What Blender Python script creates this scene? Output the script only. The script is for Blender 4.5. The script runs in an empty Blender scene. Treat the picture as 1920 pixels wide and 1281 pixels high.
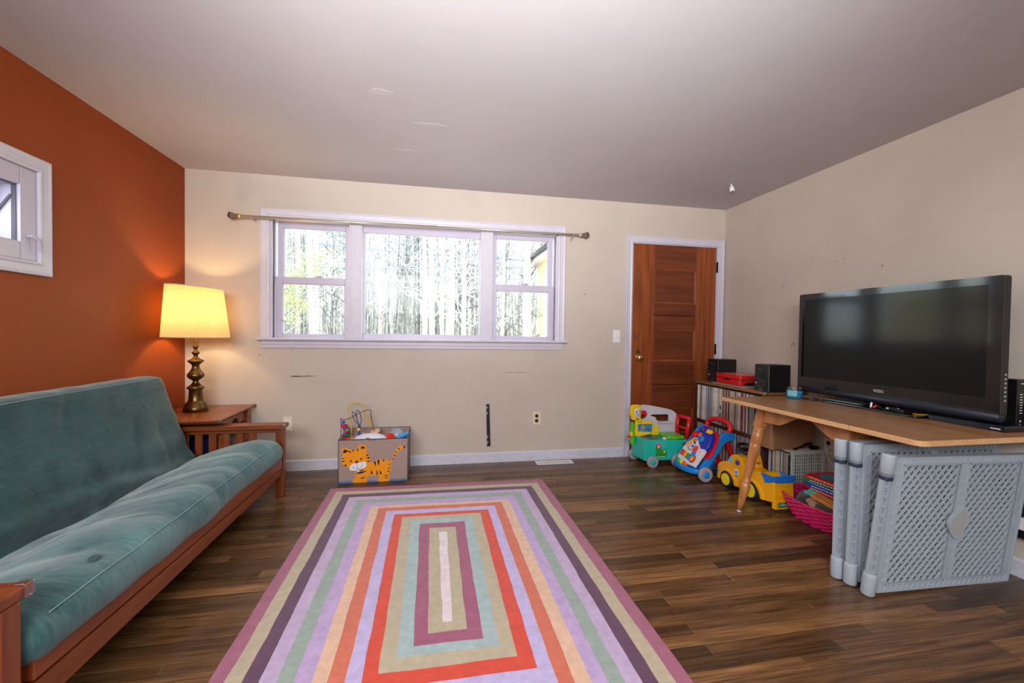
import bpy, bmesh, math, random
from mathutils import Vector, Matrix, noise
random.seed(7)
R = math.radians
scene = bpy.context.scene
COL = scene.collection
W, H = 4.72, 2.392          # room width, ceiling height
Y_FRONT = -5.6              # wall behind the camera

# ------------------------------------------------------------------ camera
cam_d = bpy.data.cameras.new('camera')
cam = bpy.data.objects.new('camera', cam_d)
COL.objects.link(cam)
yaw, pitch, roll = 0.1897, -0.0202, 0.0142
f = Vector((math.sin(yaw) * math.cos(pitch), math.cos(yaw) * math.cos(pitch), math.sin(pitch)))
r = Vector((math.cos(yaw), -math.sin(yaw), 0))
u = r.cross(f)
r2 = math.cos(roll) * r + math.sin(roll) * u
u2 = -math.sin(roll) * r + math.cos(roll) * u
m = Matrix((r2, u2, -f)).transposed().to_4x4()
m.translation = (1.8802, -3.7395, 1.1548)
cam.matrix_world = m
cam_d.sensor_width = 36
cam_d.lens = 36 * 797.56 / 1920
cam_d.clip_start = 0.02
cam_d.clip_end = 300
scene.camera = cam

# ------------------------------------------------------------------ light and exposure
scene.view_settings.view_transform = 'Standard'
scene.view_settings.look = 'None'
scene.view_settings.gamma = 1
scene.view_settings.exposure = 0.14
scene.view_settings.use_curve_mapping = False
scene.cycles.use_denoising = True
scene.cycles.max_bounces = 10
scene.cycles.diffuse_bounces = 5
scene.cycles.transparent_max_bounces = 16
scene.cycles.sample_clamp_indirect = 6

world = bpy.data.worlds.new('sky')
scene.world = world
world.use_nodes = True
wn = world.node_tree
wn.nodes['Background'].inputs[0].default_value = (0.82, 0.95, 1.0, 1)
wn.nodes['Background'].inputs[1].default_value = 5.6

def light(name, kind, loc, target, energy, color=(1, 1, 1), **kw):
    d = bpy.data.lights.new(name, kind)
    d.energy = energy
    d.color = color
    for k, v in kw.items():
        setattr(d, k, v)
    o = bpy.data.objects.new(name, d)
    COL.objects.link(o)
    o.location = loc
    o.rotation_euler = (Vector(target) - Vector(loc)).to_track_quat('-Z', 'Y').to_euler()
    return o

# sun from behind the house, lighting the wood that faces the window
light('sun', 'SUN', (6, -20, 18), (4, 10, 0), 11.0, (1.0, 0.96, 0.90), angle=R(0.6))
# photographer's flash, bounced off the ceiling ahead of the camera
light('bounce_flash', 'SPOT', (1.763, -3.95, 1.508), (2.08, -2.58, H), 440, (1.0, 0.985, 0.985), spot_size=R(92), spot_blend=1.0, shadow_soft_size=0.07)
# added soft fill light, unseen behind the camera, to brighten the room
light('unseen_fill_light', 'AREA', (1.35, -5.15, 1.92), (3.1, -0.7, 0.4), 122, (0.95, 0.97, 1.0), shape='RECTANGLE', size=2.5, size_y=0.8)

# ------------------------------------------------------------------ materials
def L(c):
    out = []
    for v in c[:3]:
        v = v / 255.0
        out.append(v / 12.92 if v <= 0.04045 else ((v + 0.055) / 1.055) ** 2.4)
    return (*out, 1.0)

MATS = {}
def M(name, rgb, rough=0.5, metal=0.0, var=0.0, vscale=6.0, bump=0.0, bscale=80.0, spec=0.5, coat=0.0, emit=0.0, trans=0.0, stretch=None, sheen=0.0, alpha=1.0, rvar=0.0):
    if name in MATS:
        return MATS[name]
    mt = bpy.data.materials.new(name)
    MATS[name] = mt
    mt.use_nodes = True
    nt = mt.node_tree
    b = nt.nodes['Principled BSDF']
    c = L(rgb)
    b.inputs['Base Color'].default_value = c
    b.inputs['Roughness'].default_value = rough
    b.inputs['Metallic'].default_value = metal
    b.inputs['Specular IOR Level'].default_value = spec
    b.inputs['Coat Weight'].default_value = coat
    b.inputs['Sheen Weight'].default_value = sheen
    b.inputs['Transmission Weight'].default_value = trans
    b.inputs['Alpha'].default_value = alpha
    if emit:
        b.inputs['Emission Color'].default_value = c
        b.inputs['Emission Strength'].default_value = emit
    vec = None
    if var or bump or rvar:
        tc = nt.nodes.new('ShaderNodeTexCoord')
        vec = tc.outputs['Object']
        if stretch:
            mp = nt.nodes.new('ShaderNodeMapping')
            mp.inputs['Scale'].default_value = stretch
            nt.links.new(vec, mp.inputs['Vector'])
            vec = mp.outputs['Vector']
    if var:
        nz = nt.nodes.new('ShaderNodeTexNoise')
        nz.inputs['Scale'].default_value = vscale
        nz.inputs['Detail'].default_value = 6
        nz.inputs['Roughness'].default_value = 0.65
        nt.links.new(vec, nz.inputs['Vector'])
        rp = nt.nodes.new('ShaderNodeValToRGB')
        rp.color_ramp.elements[0].position = 0.3
        rp.color_ramp.elements[1].position = 0.7
        rp.color_ramp.elements[0].color = [max(0, x * (1 - var)) for x in c[:3]] + [1]
        rp.color_ramp.elements[1].color = [min(1, x * (1 + var)) for x in c[:3]] + [1]
        nt.links.new(nz.outputs['Fac'], rp.inputs['Fac'])
        nt.links.new(rp.outputs['Color'], b.inputs['Base Color'])
    if rvar:
        n3 = nt.nodes.new('ShaderNodeTexNoise')
        n3.inputs['Scale'].default_value = 9
        n3.inputs['Detail'].default_value = 5
        nt.links.new(vec, n3.inputs['Vector'])
        mr = nt.nodes.new('ShaderNodeMapRange')
        mr.inputs['From Min'].default_value = 0.3
        mr.inputs['From Max'].default_value = 0.7
        mr.inputs['To Min'].default_value = max(0.05, rough - rvar)
        mr.inputs['To Max'].default_value = rough + rvar
        nt.links.new(n3.outputs['Fac'], mr.inputs['Value'])
        nt.links.new(mr.outputs['Result'], b.inputs['Roughness'])
    if bump:
        n2 = nt.nodes.new('ShaderNodeTexNoise')
        n2.inputs['Scale'].default_value = bscale
        n2.inputs['Detail'].default_value = 4
        nt.links.new(vec, n2.inputs['Vector'])
        bp = nt.nodes.new('ShaderNodeBump')
        bp.inputs['Strength'].default_value = bump
        bp.inputs['Distance'].default_value = 0.01
        nt.links.new(n2.outputs['Fac'], bp.inputs['Height'])
        nt.links.new(bp.outputs['Normal'], b.inputs['Normal'])
    return mt

def wood(name, c1, c2, stretch=(2, 30, 30), rough=0.35, spec=0.5, rnd=0.0, scale=1.0, world_pos=False, bump=0.08, dist=0.25, fine=0.0):
    if name in MATS:
        return MATS[name]
    mt = bpy.data.materials.new(name)
    MATS[name] = mt
    mt.use_nodes = True
    nt = mt.node_tree
    b = nt.nodes['Principled BSDF']
    b.inputs['Specular IOR Level'].default_value = spec
    if world_pos:
        src = nt.nodes.new('ShaderNodeNewGeometry').outputs['Position']
    else:
        src = nt.nodes.new('ShaderNodeTexCoord').outputs['Object']
    mp = nt.nodes.new('ShaderNodeMapping')
    mp.inputs['Scale'].default_value = stretch
    nt.links.new(src, mp.inputs['Vector'])
    oi = nt.nodes.new('ShaderNodeObjectInfo')
    if rnd:
        mu = nt.nodes.new('ShaderNodeMath')
        mu.operation = 'MULTIPLY'
        mu.inputs[1].default_value = 37.0
        nt.links.new(oi.outputs['Random'], mu.inputs[0])
        cb = nt.nodes.new('ShaderNodeCombineXYZ')
        for i in range(3):
            nt.links.new(mu.outputs[0], cb.inputs[i])
        nt.links.new(cb.outputs[0], mp.inputs['Location'])
    nz = nt.nodes.new('ShaderNodeTexNoise')
    nz.inputs['Scale'].default_value = scale
    nz.inputs['Detail'].default_value = 7
    nz.inputs['Roughness'].default_value = 0.62
    nz.inputs['Distortion'].default_value = dist
    nt.links.new(mp.outputs['Vector'], nz.inputs['Vector'])
    rp = nt.nodes.new('ShaderNodeValToRGB')
    rp.color_ramp.elements[0].position = 0.3
    rp.color_ramp.elements[1].position = 0.72
    rp.color_ramp.elements[0].color = L(c1)
    rp.color_ramp.elements[1].color = L(c2)
    nt.links.new(nz.outputs['Fac'], rp.inputs['Fac'])
    out = rp.outputs['Color']
    if fine:
        m3 = nt.nodes.new('ShaderNodeMapping')
        m3.inputs['Scale'].default_value = [q * 4.5 if q > 8 else q * 2.2 for q in stretch]
        nt.links.new(src, m3.inputs['Vector'])
        n4 = nt.nodes.new('ShaderNodeTexNoise')
        n4.inputs['Scale'].default_value = scale
        n4.inputs['Detail'].default_value = 5
        n4.inputs['Roughness'].default_value = 0.7
        nt.links.new(m3.outputs['Vector'], n4.inputs['Vector'])
        r4 = nt.nodes.new('ShaderNodeValToRGB')
        r4.color_ramp.elements[0].position = 0.36
        r4.color_ramp.elements[1].position = 0.56
        r4.color_ramp.elements[0].color = (1 - fine, 1 - fine, 1 - fine, 1)
        r4.color_ramp.elements[1].color = (1 + 0.2 * fine,) * 3 + (1,)
        nt.links.new(n4.outputs['Fac'], r4.inputs['Fac'])
        mm = nt.nodes.new('ShaderNodeMix')
        mm.data_type = 'RGBA'
        mm.blend_type = 'MULTIPLY'
        mm.inputs['Factor'].default_value = 1.0
        nt.links.new(out, mm.inputs['A'])
        nt.links.new(r4.outputs['Color'], mm.inputs['B'])
        out = mm.outputs['Result']
    if rnd:
        hs = nt.nodes.new('ShaderNodeHueSaturation')
        cr = nt.nodes.new('ShaderNodeValToRGB')
        e = cr.color_ramp.elements
        e[0].position, e[0].color = 0.0, (1 - rnd, 1 - rnd, 1 - rnd, 1)
        e[1].position, e[1].color = 1.0, (1 + 1.6 * rnd,) * 3 + (1,)
        k = cr.color_ramp.elements.new(0.75)
        k.color = (1 + rnd * 0.4,) * 3 + (1,)
        nt.links.new(oi.outputs['Random'], cr.inputs['Fac'])
        nt.links.new(cr.outputs['Color'], hs.inputs['Value'])
        nt.links.new(out, hs.inputs['Color'])
        out = hs.outputs['Color']
    nt.links.new(out, b.inputs['Base Color'])
    mr = nt.nodes.new('ShaderNodeMapRange')
    mr.inputs['To Min'].default_value = rough - 0.08
    mr.inputs['To Max'].default_value = rough + 0.15
    n2 = nt.nodes.new('ShaderNodeTexNoise')
    n2.inputs['Scale'].default_value = 5
    n2.inputs['Detail'].default_value = 6
    nt.links.new(src, n2.inputs['Vector'])
    nt.links.new(n2.outputs['Fac'], mr.inputs['Value'])
    nt.links.new(mr.outputs['Result'], b.inputs['Roughness'])
    if bump:
        bp = nt.nodes.new('ShaderNodeBump')
        bp.inputs['Strength'].default_value = bump
        bp.inputs['Distance'].default_value = 0.004
        nt.links.new(nz.outputs['Fac'], bp.inputs['Height'])
        nt.links.new(bp.outputs['Normal'], b.inputs['Normal'])
    return mt

def glass_pane(name, tint=(1, 1, 1, 1), gloss=0.06, rough=0.02):
    mt = bpy.data.materials.new(name)
    mt.use_nodes = True
    nt = mt.node_tree
    nt.nodes.remove(nt.nodes['Principled BSDF'])
    tr = nt.nodes.new('ShaderNodeBsdfTransparent')
    tr.inputs[0].default_value = tint
    gl = nt.nodes.new('ShaderNodeBsdfGlossy')
    gl.inputs['Roughness'].default_value = rough
    mx = nt.nodes.new('ShaderNodeMixShader')
    mx.inputs[0].default_value = gloss
    nt.links.new(tr.outputs[0], mx.inputs[1])
    nt.links.new(gl.outputs[0], mx.inputs[2])
    nt.links.new(mx.outputs[0], nt.nodes['Material Output'].inputs[0])
    return mt

# ------------------------------------------------------------------ mesh building
PM = {}
class MB:
    def __init__(s):
        s.v, s.f, s.mi, s.sm = [], [], [], []
    def add(s, v, fc, mi=0, smooth=False):
        o = len(s.v)
        s.v += [tuple(p) for p in v]
        for q in fc:
            s.f.append([o + i for i in q])
            s.mi.append(mi)
            s.sm.append(smooth)
        return s
    def hexa(s, p, mi=0):
        # p: bottom 4 (ccw from above) then top 4
        return s.add(p, [(3, 2, 1, 0), (4, 5, 6, 7), (0, 1, 5, 4), (1, 2, 6, 5), (2, 3, 7, 6), (3, 0, 4, 7)], mi)
    def box(s, x0, x1, y0, y1, z0, z1, mi=0):
        return s.hexa([(x0, y0, z0), (x1, y0, z0), (x1, y1, z0), (x0, y1, z0), (x0, y0, z1), (x1, y0, z1), (x1, y1, z1), (x0, y1, z1)], mi)
    def bar(s, a, b, w, h, up=(0, 0, 1), mi=0):
        # rectangular bar from a to b
        a, b = Vector(a), Vector(b)
        d = (b - a).normalized()
        x = d.cross(Vector(up))
        if x.length < 1e-4:
            x = d.cross(Vector((1, 0, 0)))
        x.normalize()
        z = x.cross(d)
        x, z = x * w / 2, z * h / 2
        P = [a - x - z, a + x - z, b + x - z, b - x - z, a - x + z, a + x + z, b + x + z, b - x + z]
        return s.hexa(P, mi)
    def tube(s, pts, rad, n=8, closed=False, mi=0, smooth=True, caps=True):
        pts = [Vector(p) for p in pts]
        k = len(pts)
        rr = rad if isinstance(rad, (list, tuple)) else [rad] * k
        v, fc = [], []
        prev = None
        for i, p in enumerate(pts):
            if closed:
                d = pts[(i + 1) % k] - pts[i - 1]
            else:
                d = pts[min(i + 1, k - 1)] - pts[max(i - 1, 0)]
            d = d.normalized() if d.length > 1e-9 else Vector((0, 0, 1))
            if prev is None:
                x = d.orthogonal().normalized()
            else:
                x = prev - d * prev.dot(d)
                x = x.normalized() if x.length > 1e-6 else d.orthogonal().normalized()
            prev = x
            y = d.cross(x)
            for j in range(n):
                t = 2 * math.pi * j / n
                v.append(p + (x * math.cos(t) + y * math.sin(t)) * rr[i])
        m_ = k if closed else k - 1
        for i in range(m_):
            for j in range(n):
                a, b = i * n, ((i + 1) % k) * n
                fc.append((a + j, a + (j + 1) % n, b + (j + 1) % n, b + j))
        if caps and not closed:
            fc.append(tuple(range(n - 1, -1, -1)))
            fc.append(tuple((k - 1) * n + j for j in range(n)))
        return s.add(v, fc, mi, smooth)
    def cyl(s, a, b, r0, r1=None, n=20, mi=0, smooth=True):
        return s.tube([a, b], [r0, r0 if r1 is None else r1], n, mi=mi, smooth=smooth)
    def lathe(s, prof, c=(0, 0, 0), n=24, axis=(0, 0, 1), mi=0, smooth=True, caps=True):
        # prof: (radius, height) along axis
        ax = Vector(axis).normalized()
        x = ax.orthogonal().normalized()
        y = ax.cross(x)
        c = Vector(c)
        v, fc = [], []
        for rr, hh in prof:
            for j in range(n):
                t = 2 * math.pi * j / n
                v.append(c + ax * hh + (x * math.cos(t) + y * math.sin(t)) * rr)
        for i in range(len(prof) - 1):
            for j in range(n):
                fc.append((i * n + j, i * n + (j + 1) % n, (i + 1) * n + (j + 1) % n, (i + 1) * n + j))
        if caps:
            if prof[0][0] > 1e-6:
                fc.append(tuple(range(n - 1, -1, -1)))
            if prof[-1][0] > 1e-6:
                fc.append(tuple((len(prof) - 1) * n + j for j in range(n)))
        return s.add(v, fc, mi, smooth)
    def ball(s, c, rad, n=14, mi=0, rot=None):
        rx, ry, rz = rad if isinstance(rad, (tuple, list)) else (rad,) * 3
        c = Vector(c)
        k = max(6, n // 2)
        v, fc = [], []
        for i in range(k + 1):
            a = math.pi * i / k
            for j in range(n):
                t = 2 * math.pi * j / n
                p = Vector((rx * math.sin(a) * math.cos(t), ry * math.sin(a) * math.sin(t), -rz * math.cos(a)))
                if rot is not None:
                    p = rot @ p
                v.append(c + p)
        for i in range(k):
            for j in range(n):
                fc.append((i * n + j, i * n + (j + 1) % n, (i + 1) * n + (j + 1) % n, (i + 1) * n + j))
        return s.add(v, fc, mi, True)
    def prism(s, poly, o, ux, uy, depth, mi=0, smooth=False):
        # 2D polygon in the plane o + a*ux + b*uy, extruded along depth
        o, ux, uy, dp = Vector(o), Vector(ux), Vector(uy), Vector(depth)
        n = len(poly)
        area = sum(poly[i][0] * poly[(i + 1) % n][1] - poly[(i + 1) % n][0] * poly[i][1] for i in range(n))
        flip = (area > 0) != (ux.cross(uy).dot(dp) > 0)
        v = [o + ux * a + uy * b for a, b in poly]
        v += [p + dp for p in v]
        fc = [tuple(range(n - 1, -1, -1)), tuple(range(n, 2 * n))]
        fc += [(i, (i + 1) % n, n + (i + 1) % n, n + i) for i in range(n)]
        if flip:
            fc = [tuple(reversed(q)) for q in fc]
        return s.add(v, fc, mi, smooth)
    def grid(s, fn, nu, nv, cu=False, cv=False, mi=0, smooth=True):
        v = [fn(i / (nu if cu else nu - 1), j / (nv if cv else nv - 1)) for i in range(nu) for j in range(nv)]
        fc = []
        for i in range(nu if cu else nu - 1):
            for j in range(nv if cv else nv - 1):
                a, b = i * nv, ((i + 1) % nu) * nv
                fc.append((a + j, b + j, b + (j + 1) % nv, a + (j + 1) % nv))
        return s.add(v, fc, mi, smooth)
    def cut(s, loops, o, ux, uy, depth, mi=0):
        # flat outline with holes (even-odd), extruded, through a filled 2D curve
        cd = bpy.data.curves.new('tmp', 'CURVE')
        cd.dimensions = '2D'
        cd.fill_mode = 'BOTH'
        cd.extrude = 0.5
        for lp in loops:
            sp = cd.splines.new('POLY')
            sp.points.add(len(lp) - 1)
            for i, (a, b) in enumerate(lp):
                sp.points[i].co = (a, b, 0, 1)
            sp.use_cyclic_u = True
        return s._from_curve(cd, o, ux, uy, depth, mi)
    def text(s, body, size, o, ux, uy, depth, mi=0, align='CENTER'):
        cd = bpy.data.curves.new('tmp', 'FONT')
        cd.body = body
        cd.size = size
        cd.align_x = align
        cd.align_y = 'CENTER'
        cd.extrude = 0.5
        return s._from_curve(cd, o, ux, uy, depth, mi)
    def _from_curve(s, cd, o, ux, uy, depth, mi):
        ob = bpy.data.objects.new('tmp', cd)
        me = bpy.data.meshes.new_from_object(ob)
        o, ux, uy, dp = Vector(o), Vector(ux), Vector(uy), Vector(depth)
        v = [o + ux * p.co.x + uy * p.co.y + dp * (p.co.z + 0.5) for p in me.vertices]
        fl = ux.cross(uy).dot(dp) < 0
        fc = [tuple(reversed(p.vertices)) if fl else tuple(p.vertices) for p in me.polygons]
        s.add(v, fc, mi)
        bpy.data.objects.remove(ob)
        bpy.data.curves.remove(cd)
        bpy.data.meshes.remove(me)
        return s
    def xf(s, mat):
        s.v = [tuple(mat @ Vector(p)) for p in s.v]
        return s
    def mesh(s, name, mats, inv=None):
        me = bpy.data.meshes.new(name)
        me.from_pydata([inv @ Vector(p) for p in s.v] if inv is not None else s.v, [], s.f)
        for mt in (mats if isinstance(mats, (list, tuple)) else [mats]):
            me.materials.append(mt)
        me.polygons.foreach_set('material_index', s.mi)
        me.polygons.foreach_set('use_smooth', s.sm)
        me.update()
        return me
    def build(s, name, mats, parent=None, bevel=0.0, seg=2, label=None, loc=None):
        inv = PM[parent.name] if parent is not None else None
        if loc is not None:
            inv = Matrix.Translation(-Vector(loc))
        o = bpy.data.objects.new(name, s.mesh(name, mats, inv))
        COL.objects.link(o)
        if parent is not None:
            o.parent = parent
            PM[o.name] = inv
        else:
            PM[o.name] = inv if inv is not None else Matrix()
            if loc is not None:
                o.location = loc
        if bevel:
            md = o.modifiers.new('bevel', 'BEVEL')
            md.width = bevel
            md.segments = seg
            md.limit_method = 'ANGLE'
            md.angle_limit = R(40)
        if label:
            o['label'] = label
        return o

def thing(name, label, cat, loc=(0, 0, 0), rotz=0.0, group=None):
    o = bpy.data.objects.new(name, None)
    o.empty_display_size = 0.05
    COL.objects.link(o)
    o.location = loc
    o.rotation_euler = (0, 0, rotz)
    PM[o.name] = (Matrix.Translation(loc) @ Matrix.Rotation(rotz, 4, 'Z')).inverted()
    o['label'] = label
    o['category'] = cat
    if group:
        o['group'] = group
    return o

def tag(o, label, cat, group=None):
    o['label'] = label
    o['category'] = cat
    if group:
        o['group'] = group
    return o

def struct(o):
    o['kind'] = 'structure'
    return o

def group_root(name):
    o = bpy.data.objects.new(name, None)
    COL.objects.link(o)
    PM[o.name] = Matrix()
    return struct(o)

def copy_tree(o, parent=None):
    c = o.copy()
    COL.objects.link(c)
    c.parent = parent
    for ch in list(o.children):
        copy_tree(ch, c)
    return c

def nz3(x, y, z=0.0):
    return noise.noise(Vector((x, y, z)))

def smooth_loop(pts, k=6, closed=True):
    # Catmull-Rom through points
    n = len(pts)
    out = []
    for i in range(n if closed else n - 1):
        if closed:
            p0, p1, p2, p3 = pts[i - 1], pts[i], pts[(i + 1) % n], pts[(i + 2) % n]
        else:
            p0, p1, p2, p3 = pts[max(i - 1, 0)], pts[i], pts[i + 1], pts[min(i + 2, n - 1)]
        for j in range(k):
            t = j / k
            out.append(tuple(0.5 * (2 * b + (c - a) * t + (2 * a - 5 * b + 4 * c - d) * t * t + (3 * b - a - 3 * c + d) * t ** 3) for a, b, c, d in zip(p0, p1, p2, p3)))
    if not closed:
        out.append(tuple(pts[-1]))
    return out

def chaikin(P, k=2, t=0.25):
    for _ in range(k):
        Q = []
        for i in range(len(P)):
            a, c = P[i], P[(i + 1) % len(P)]
            Q += [(a[0] + (c[0] - a[0]) * t, a[1] + (c[1] - a[1]) * t), (a[0] + (c[0] - a[0]) * (1 - t), a[1] + (c[1] - a[1]) * (1 - t))]
        P = Q
    return P

def ellipse(cx, cy, rx, ry, n=20, rot=0.0):
    return [(cx + rx * math.cos(t) * math.cos(rot) - ry * math.sin(t) * math.sin(rot), cy + rx * math.cos(t) * math.sin(rot) + ry * math.sin(t) * math.cos(rot)) for t in [2 * math.pi * i / n for i in range(n)]]

def rrect(x0, x1, y0, y1, r_, k=4):
    out = []
    for cx, cy, a in ((x1 - r_, y1 - r_, 0), (x0 + r_, y1 - r_, 90), (x0 + r_, y0 + r_, 180), (x1 - r_, y0 + r_, 270)):
        for i in range(k + 1):
            t = R(a + 90 * i / k)
            out.append((cx + r_ * math.cos(t), cy + r_ * math.sin(t)))
    return out

X, Y, Z = Vector((1, 0, 0)), Vector((0, 1, 0)), Vector((0, 0, 1))

# ------------------------------------------------------------------ room shell
m_cream = M('cream_wall_paint', (200, 188, 176), 0.62, var=0.05, vscale=2.2, bump=0.06, bscale=140, spec=0.35)
m_orange = M('burnt_orange_wall_paint', (150, 69, 27), 0.6, var=0.05, vscale=2.0, bump=0.06, bscale=140, spec=0.22)
m_ceil = M('ceiling_paint', (194, 189, 193), 0.7, var=0.035, vscale=1.6, bump=0.10, bscale=5, spec=0.3)
m_white = M('white_trim_paint', (206, 202, 214), 0.38, var=0.04, vscale=14, bump=0.04, bscale=60)
m_worn = M('worn_white_baseboard_paint', (206, 208, 220), 0.45, var=0.10, vscale=26, bump=0.08, bscale=50, stretch=(1, 1, 2.5))
m_black = M('black_plastic', (16, 16, 18), 0.35)
m_dark = M('dark_grey', (42, 42, 46), 0.5)
m_scuff = M('scuff_marks', (150, 122, 106), 0.8)
m_patch = M('ceiling_filler', (200, 195, 197), 0.7)

def cells(b, cuts_a, cuts_b, holes, place):
    for i in range(len(cuts_a) - 1):
        for j in range(len(cuts_b) - 1):
            a, c = (cuts_a[i] + cuts_a[i + 1]) / 2, (cuts_b[j] + cuts_b[j + 1]) / 2
            if any(h[0] < a < h[1] and h[2] < c < h[3] for h in holes):
                continue
            place(cuts_a[i], cuts_a[i + 1], cuts_b[j], cuts_b[j + 1])

T = 0.14
WIN = (0.606, 3.015, 1.07, 2.06)
DOOR = (3.744, 4.642, 0.0, 2.022)
b = MB()
cells(b, [-T, WIN[0], WIN[1], DOOR[0], DOOR[1], W + T], [-0.06, 0, WIN[2], DOOR[3], WIN[3], H], [WIN, DOOR], lambda x0, x1, z0, z1: b.box(x0, x1, 0, T, z0, z1))
wall_back = struct(b.build('wall_back', m_cream))
W2 = (-1.89, -1.27, 1.466, 1.898)
b = MB()
cells(b, [Y_FRONT, W2[0], W2[1], 0], [-0.06, W2[2], W2[3], H], [W2], lambda y0, y1, z0, z1: b.box(-T, 0, y0, y1, z0, z1))
wall_left = struct(b.build('wall_left', m_orange))
wall_right = struct(MB().box(W, W + T, Y_FRONT, 0, -0.06, H).build('wall_right', m_cream))
b = MB()
b.box(-T, W + T, Y_FRONT - T, Y_FRONT, -0.06, H)
struct(b.build('wall_front', m_cream))
ceiling = struct(MB().box(-T, W + T, Y_FRONT - T, T, H, H + 0.16).build('ceiling', m_ceil))

def decal(name, parent, mat, poly, o, ux, uy, n):
    return MB().prism(poly, Vector(o) - Vector(n) * 0.0005, ux, uy, Vector(n) * 0.0012).build(name, mat, parent)

def blob(cx, cy, rx, ry, seed, n=14, rough=0.3):
    rnd = random.Random(seed)
    return [(cx + rx * math.cos(2 * math.pi * i / n) * (1 + rough * (rnd.random() - .5)), cy + ry * math.sin(2 * math.pi * i / n) * (1 + rough * (rnd.random() - .5))) for i in range(n)]
for cx, cz, rx, rz, sd in ((0.865, 0.775, 0.11, 0.006, 1), (0.80, 0.776, 0.03, 0.004, 2), (2.66, 0.80, 0.11, 0.0025, 3), (0.70, 1.23, 0.012, 0.004, 4), (3.28, 1.52, 0.008, 0.006, 5), (0.78, 0.99, 0.006, 0.004, 6), (0.61, 0.92, 0.008, 0.003, 7), (0.53, 0.95, 0.006, 0.006, 8)):
    decal('scuff_mark', wall_back, m_scuff, blob(cx, cz, rx, rz, sd, rough=0.8), (0, 0, 0), X, Z, -Y)
for cy, cz, rx, rz, sd in ((-1.17, 1.70, 0.016, 0.002, 11), (-0.99, 1.73, 0.008, 0.003, 12), (-1.24, 1.71, 0.004, 0.007, 13), (-0.72, 1.57, 0.006, 0.006, 14), (-1.02, 1.26, 0.035, 0.004, 15), (-0.84, 1.10, 0.006, 0.014, 16), (-0.82, 1.09, 0.004, 0.012, 17), (-0.62, 1.40, 0.008, 0.004, 18), (-1.5, 1.62, 0.005, 0.008, 19)):
    decal('scuff_mark', wall_right, m_scuff, blob(cy, cz, rx, rz, sd, rough=0.8), (W, 0, 0), Y, Z, -X)
for cx, cy, rx, ry, sd in ((1.62, -1.42, 0.055, 0.03, 21), (1.86, -1.12, 0.09, 0.022, 22), (1.70, -0.72, 0.06, 0.02, 23)):
    decal('filler_patch', ceiling, m_patch, blob(cx, cy, rx, ry, sd, rough=0.5), (0, 0, H), X, Y, -Z)

# floor: strip oak, each strip a piece
m_sub = M('subfloor', (22, 14, 9), 0.9)
floor = struct(MB().box(-T, W + T, Y_FRONT - T, T, -0.06, -0.012).build('floor', m_sub))
m_oak = wood('dark_oak_strip', (70, 45, 26), (128, 90, 54), stretch=(1.6, 26, 10), rough=0.25, rnd=0.52, world_pos=True, bump=0.10, spec=0.5, dist=0.7, fine=0.55)
def plank_mb(ln, x0=0.0, y0=0.0, z=0.0, b=None, w=0.057):
    b = b or MB()
    g, c = 0.0005, 0.0011
    P = []
    for ins, zz in ((0, -0.012), (0, -c), (c, 0)):
        P += [(x0 + g + ins, y0 + g + ins, zz + z), (x0 + ln - g - ins, y0 + g + ins, zz + z), (x0 + ln - g - ins, y0 + w - g - ins, zz + z), (x0 + g + ins, y0 + w - g - ins, zz + z)]
    F = [(8, 9, 10, 11)]
    for k in (0, 4):
        F += [(k + i, k + (i + 1) % 4, k + 4 + (i + 1) % 4, k + 4 + i) for i in range(4)]
    return b.add(P, F)
rnd = random.Random(3)
plank_cache = {}
n_pl = 0
field = MB()
row = 0
while True:
    y1 = -0.057 * row
    y0 = y1 - 0.057
    if y0 < Y_FRONT:
        break
    x = -0.0 - rnd.choice([0, .2, .4, .6])
    while x < W:
        ln = rnd.choice([0.6, 0.7, 0.8, 0.9, 1.0, 1.1, 1.3, 1.5])
        xs, xe = max(x, 0.0), min(x + ln, W)
        if W - xe < 0.25:
            xe = W
        l = round(xe - xs, 3)
        if row < 47 and n_pl < 300 and l > 0.02:
            if l not in plank_cache:
                plank_cache[l] = plank_mb(l).mesh('plank', m_oak)
            o = bpy.data.objects.new('plank', plank_cache[l])
            COL.objects.link(o)
            o.location = (xs, y0, rnd.uniform(-0.0004, 0.0002))
            o.parent = floor
            n_pl += 1
        elif l > 0.02:
            plank_mb(l, xs, y0, 0.0, field)
        x = xe
    row += 1
o = field.build('plank_field', m_oak, floor)
o['kind'] = 'stuff'

# baseboards
b = MB()
b.prism([(0, 0), (-0.015, 0), (-0.015, 0.078), (-0.006, 0.088), (0, 0.088)], (0.0, 0, 0), Y, Z, X * 3.676)
struct(b.build('baseboard_back', m_worn))
b = MB()
b.prism([(0, 0), (-0.015, 0), (-0.015, 0.078), (-0.006, 0.088), (0, 0.088)], (W, Y_FRONT, 0), X, Z, Y * (-Y_FRONT - 0.02))
struct(b.build('baseboard_right', m_worn))
b = MB()
b.prism([(0, 0), (0.015, 0), (0.015, 0.078), (0.006, 0.088), (0, 0.088)], (0, Y_FRONT, 0), X, Z, Y * (-Y_FRONT - 0.02))
struct(b.build('baseboard_left', m_worn))

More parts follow.
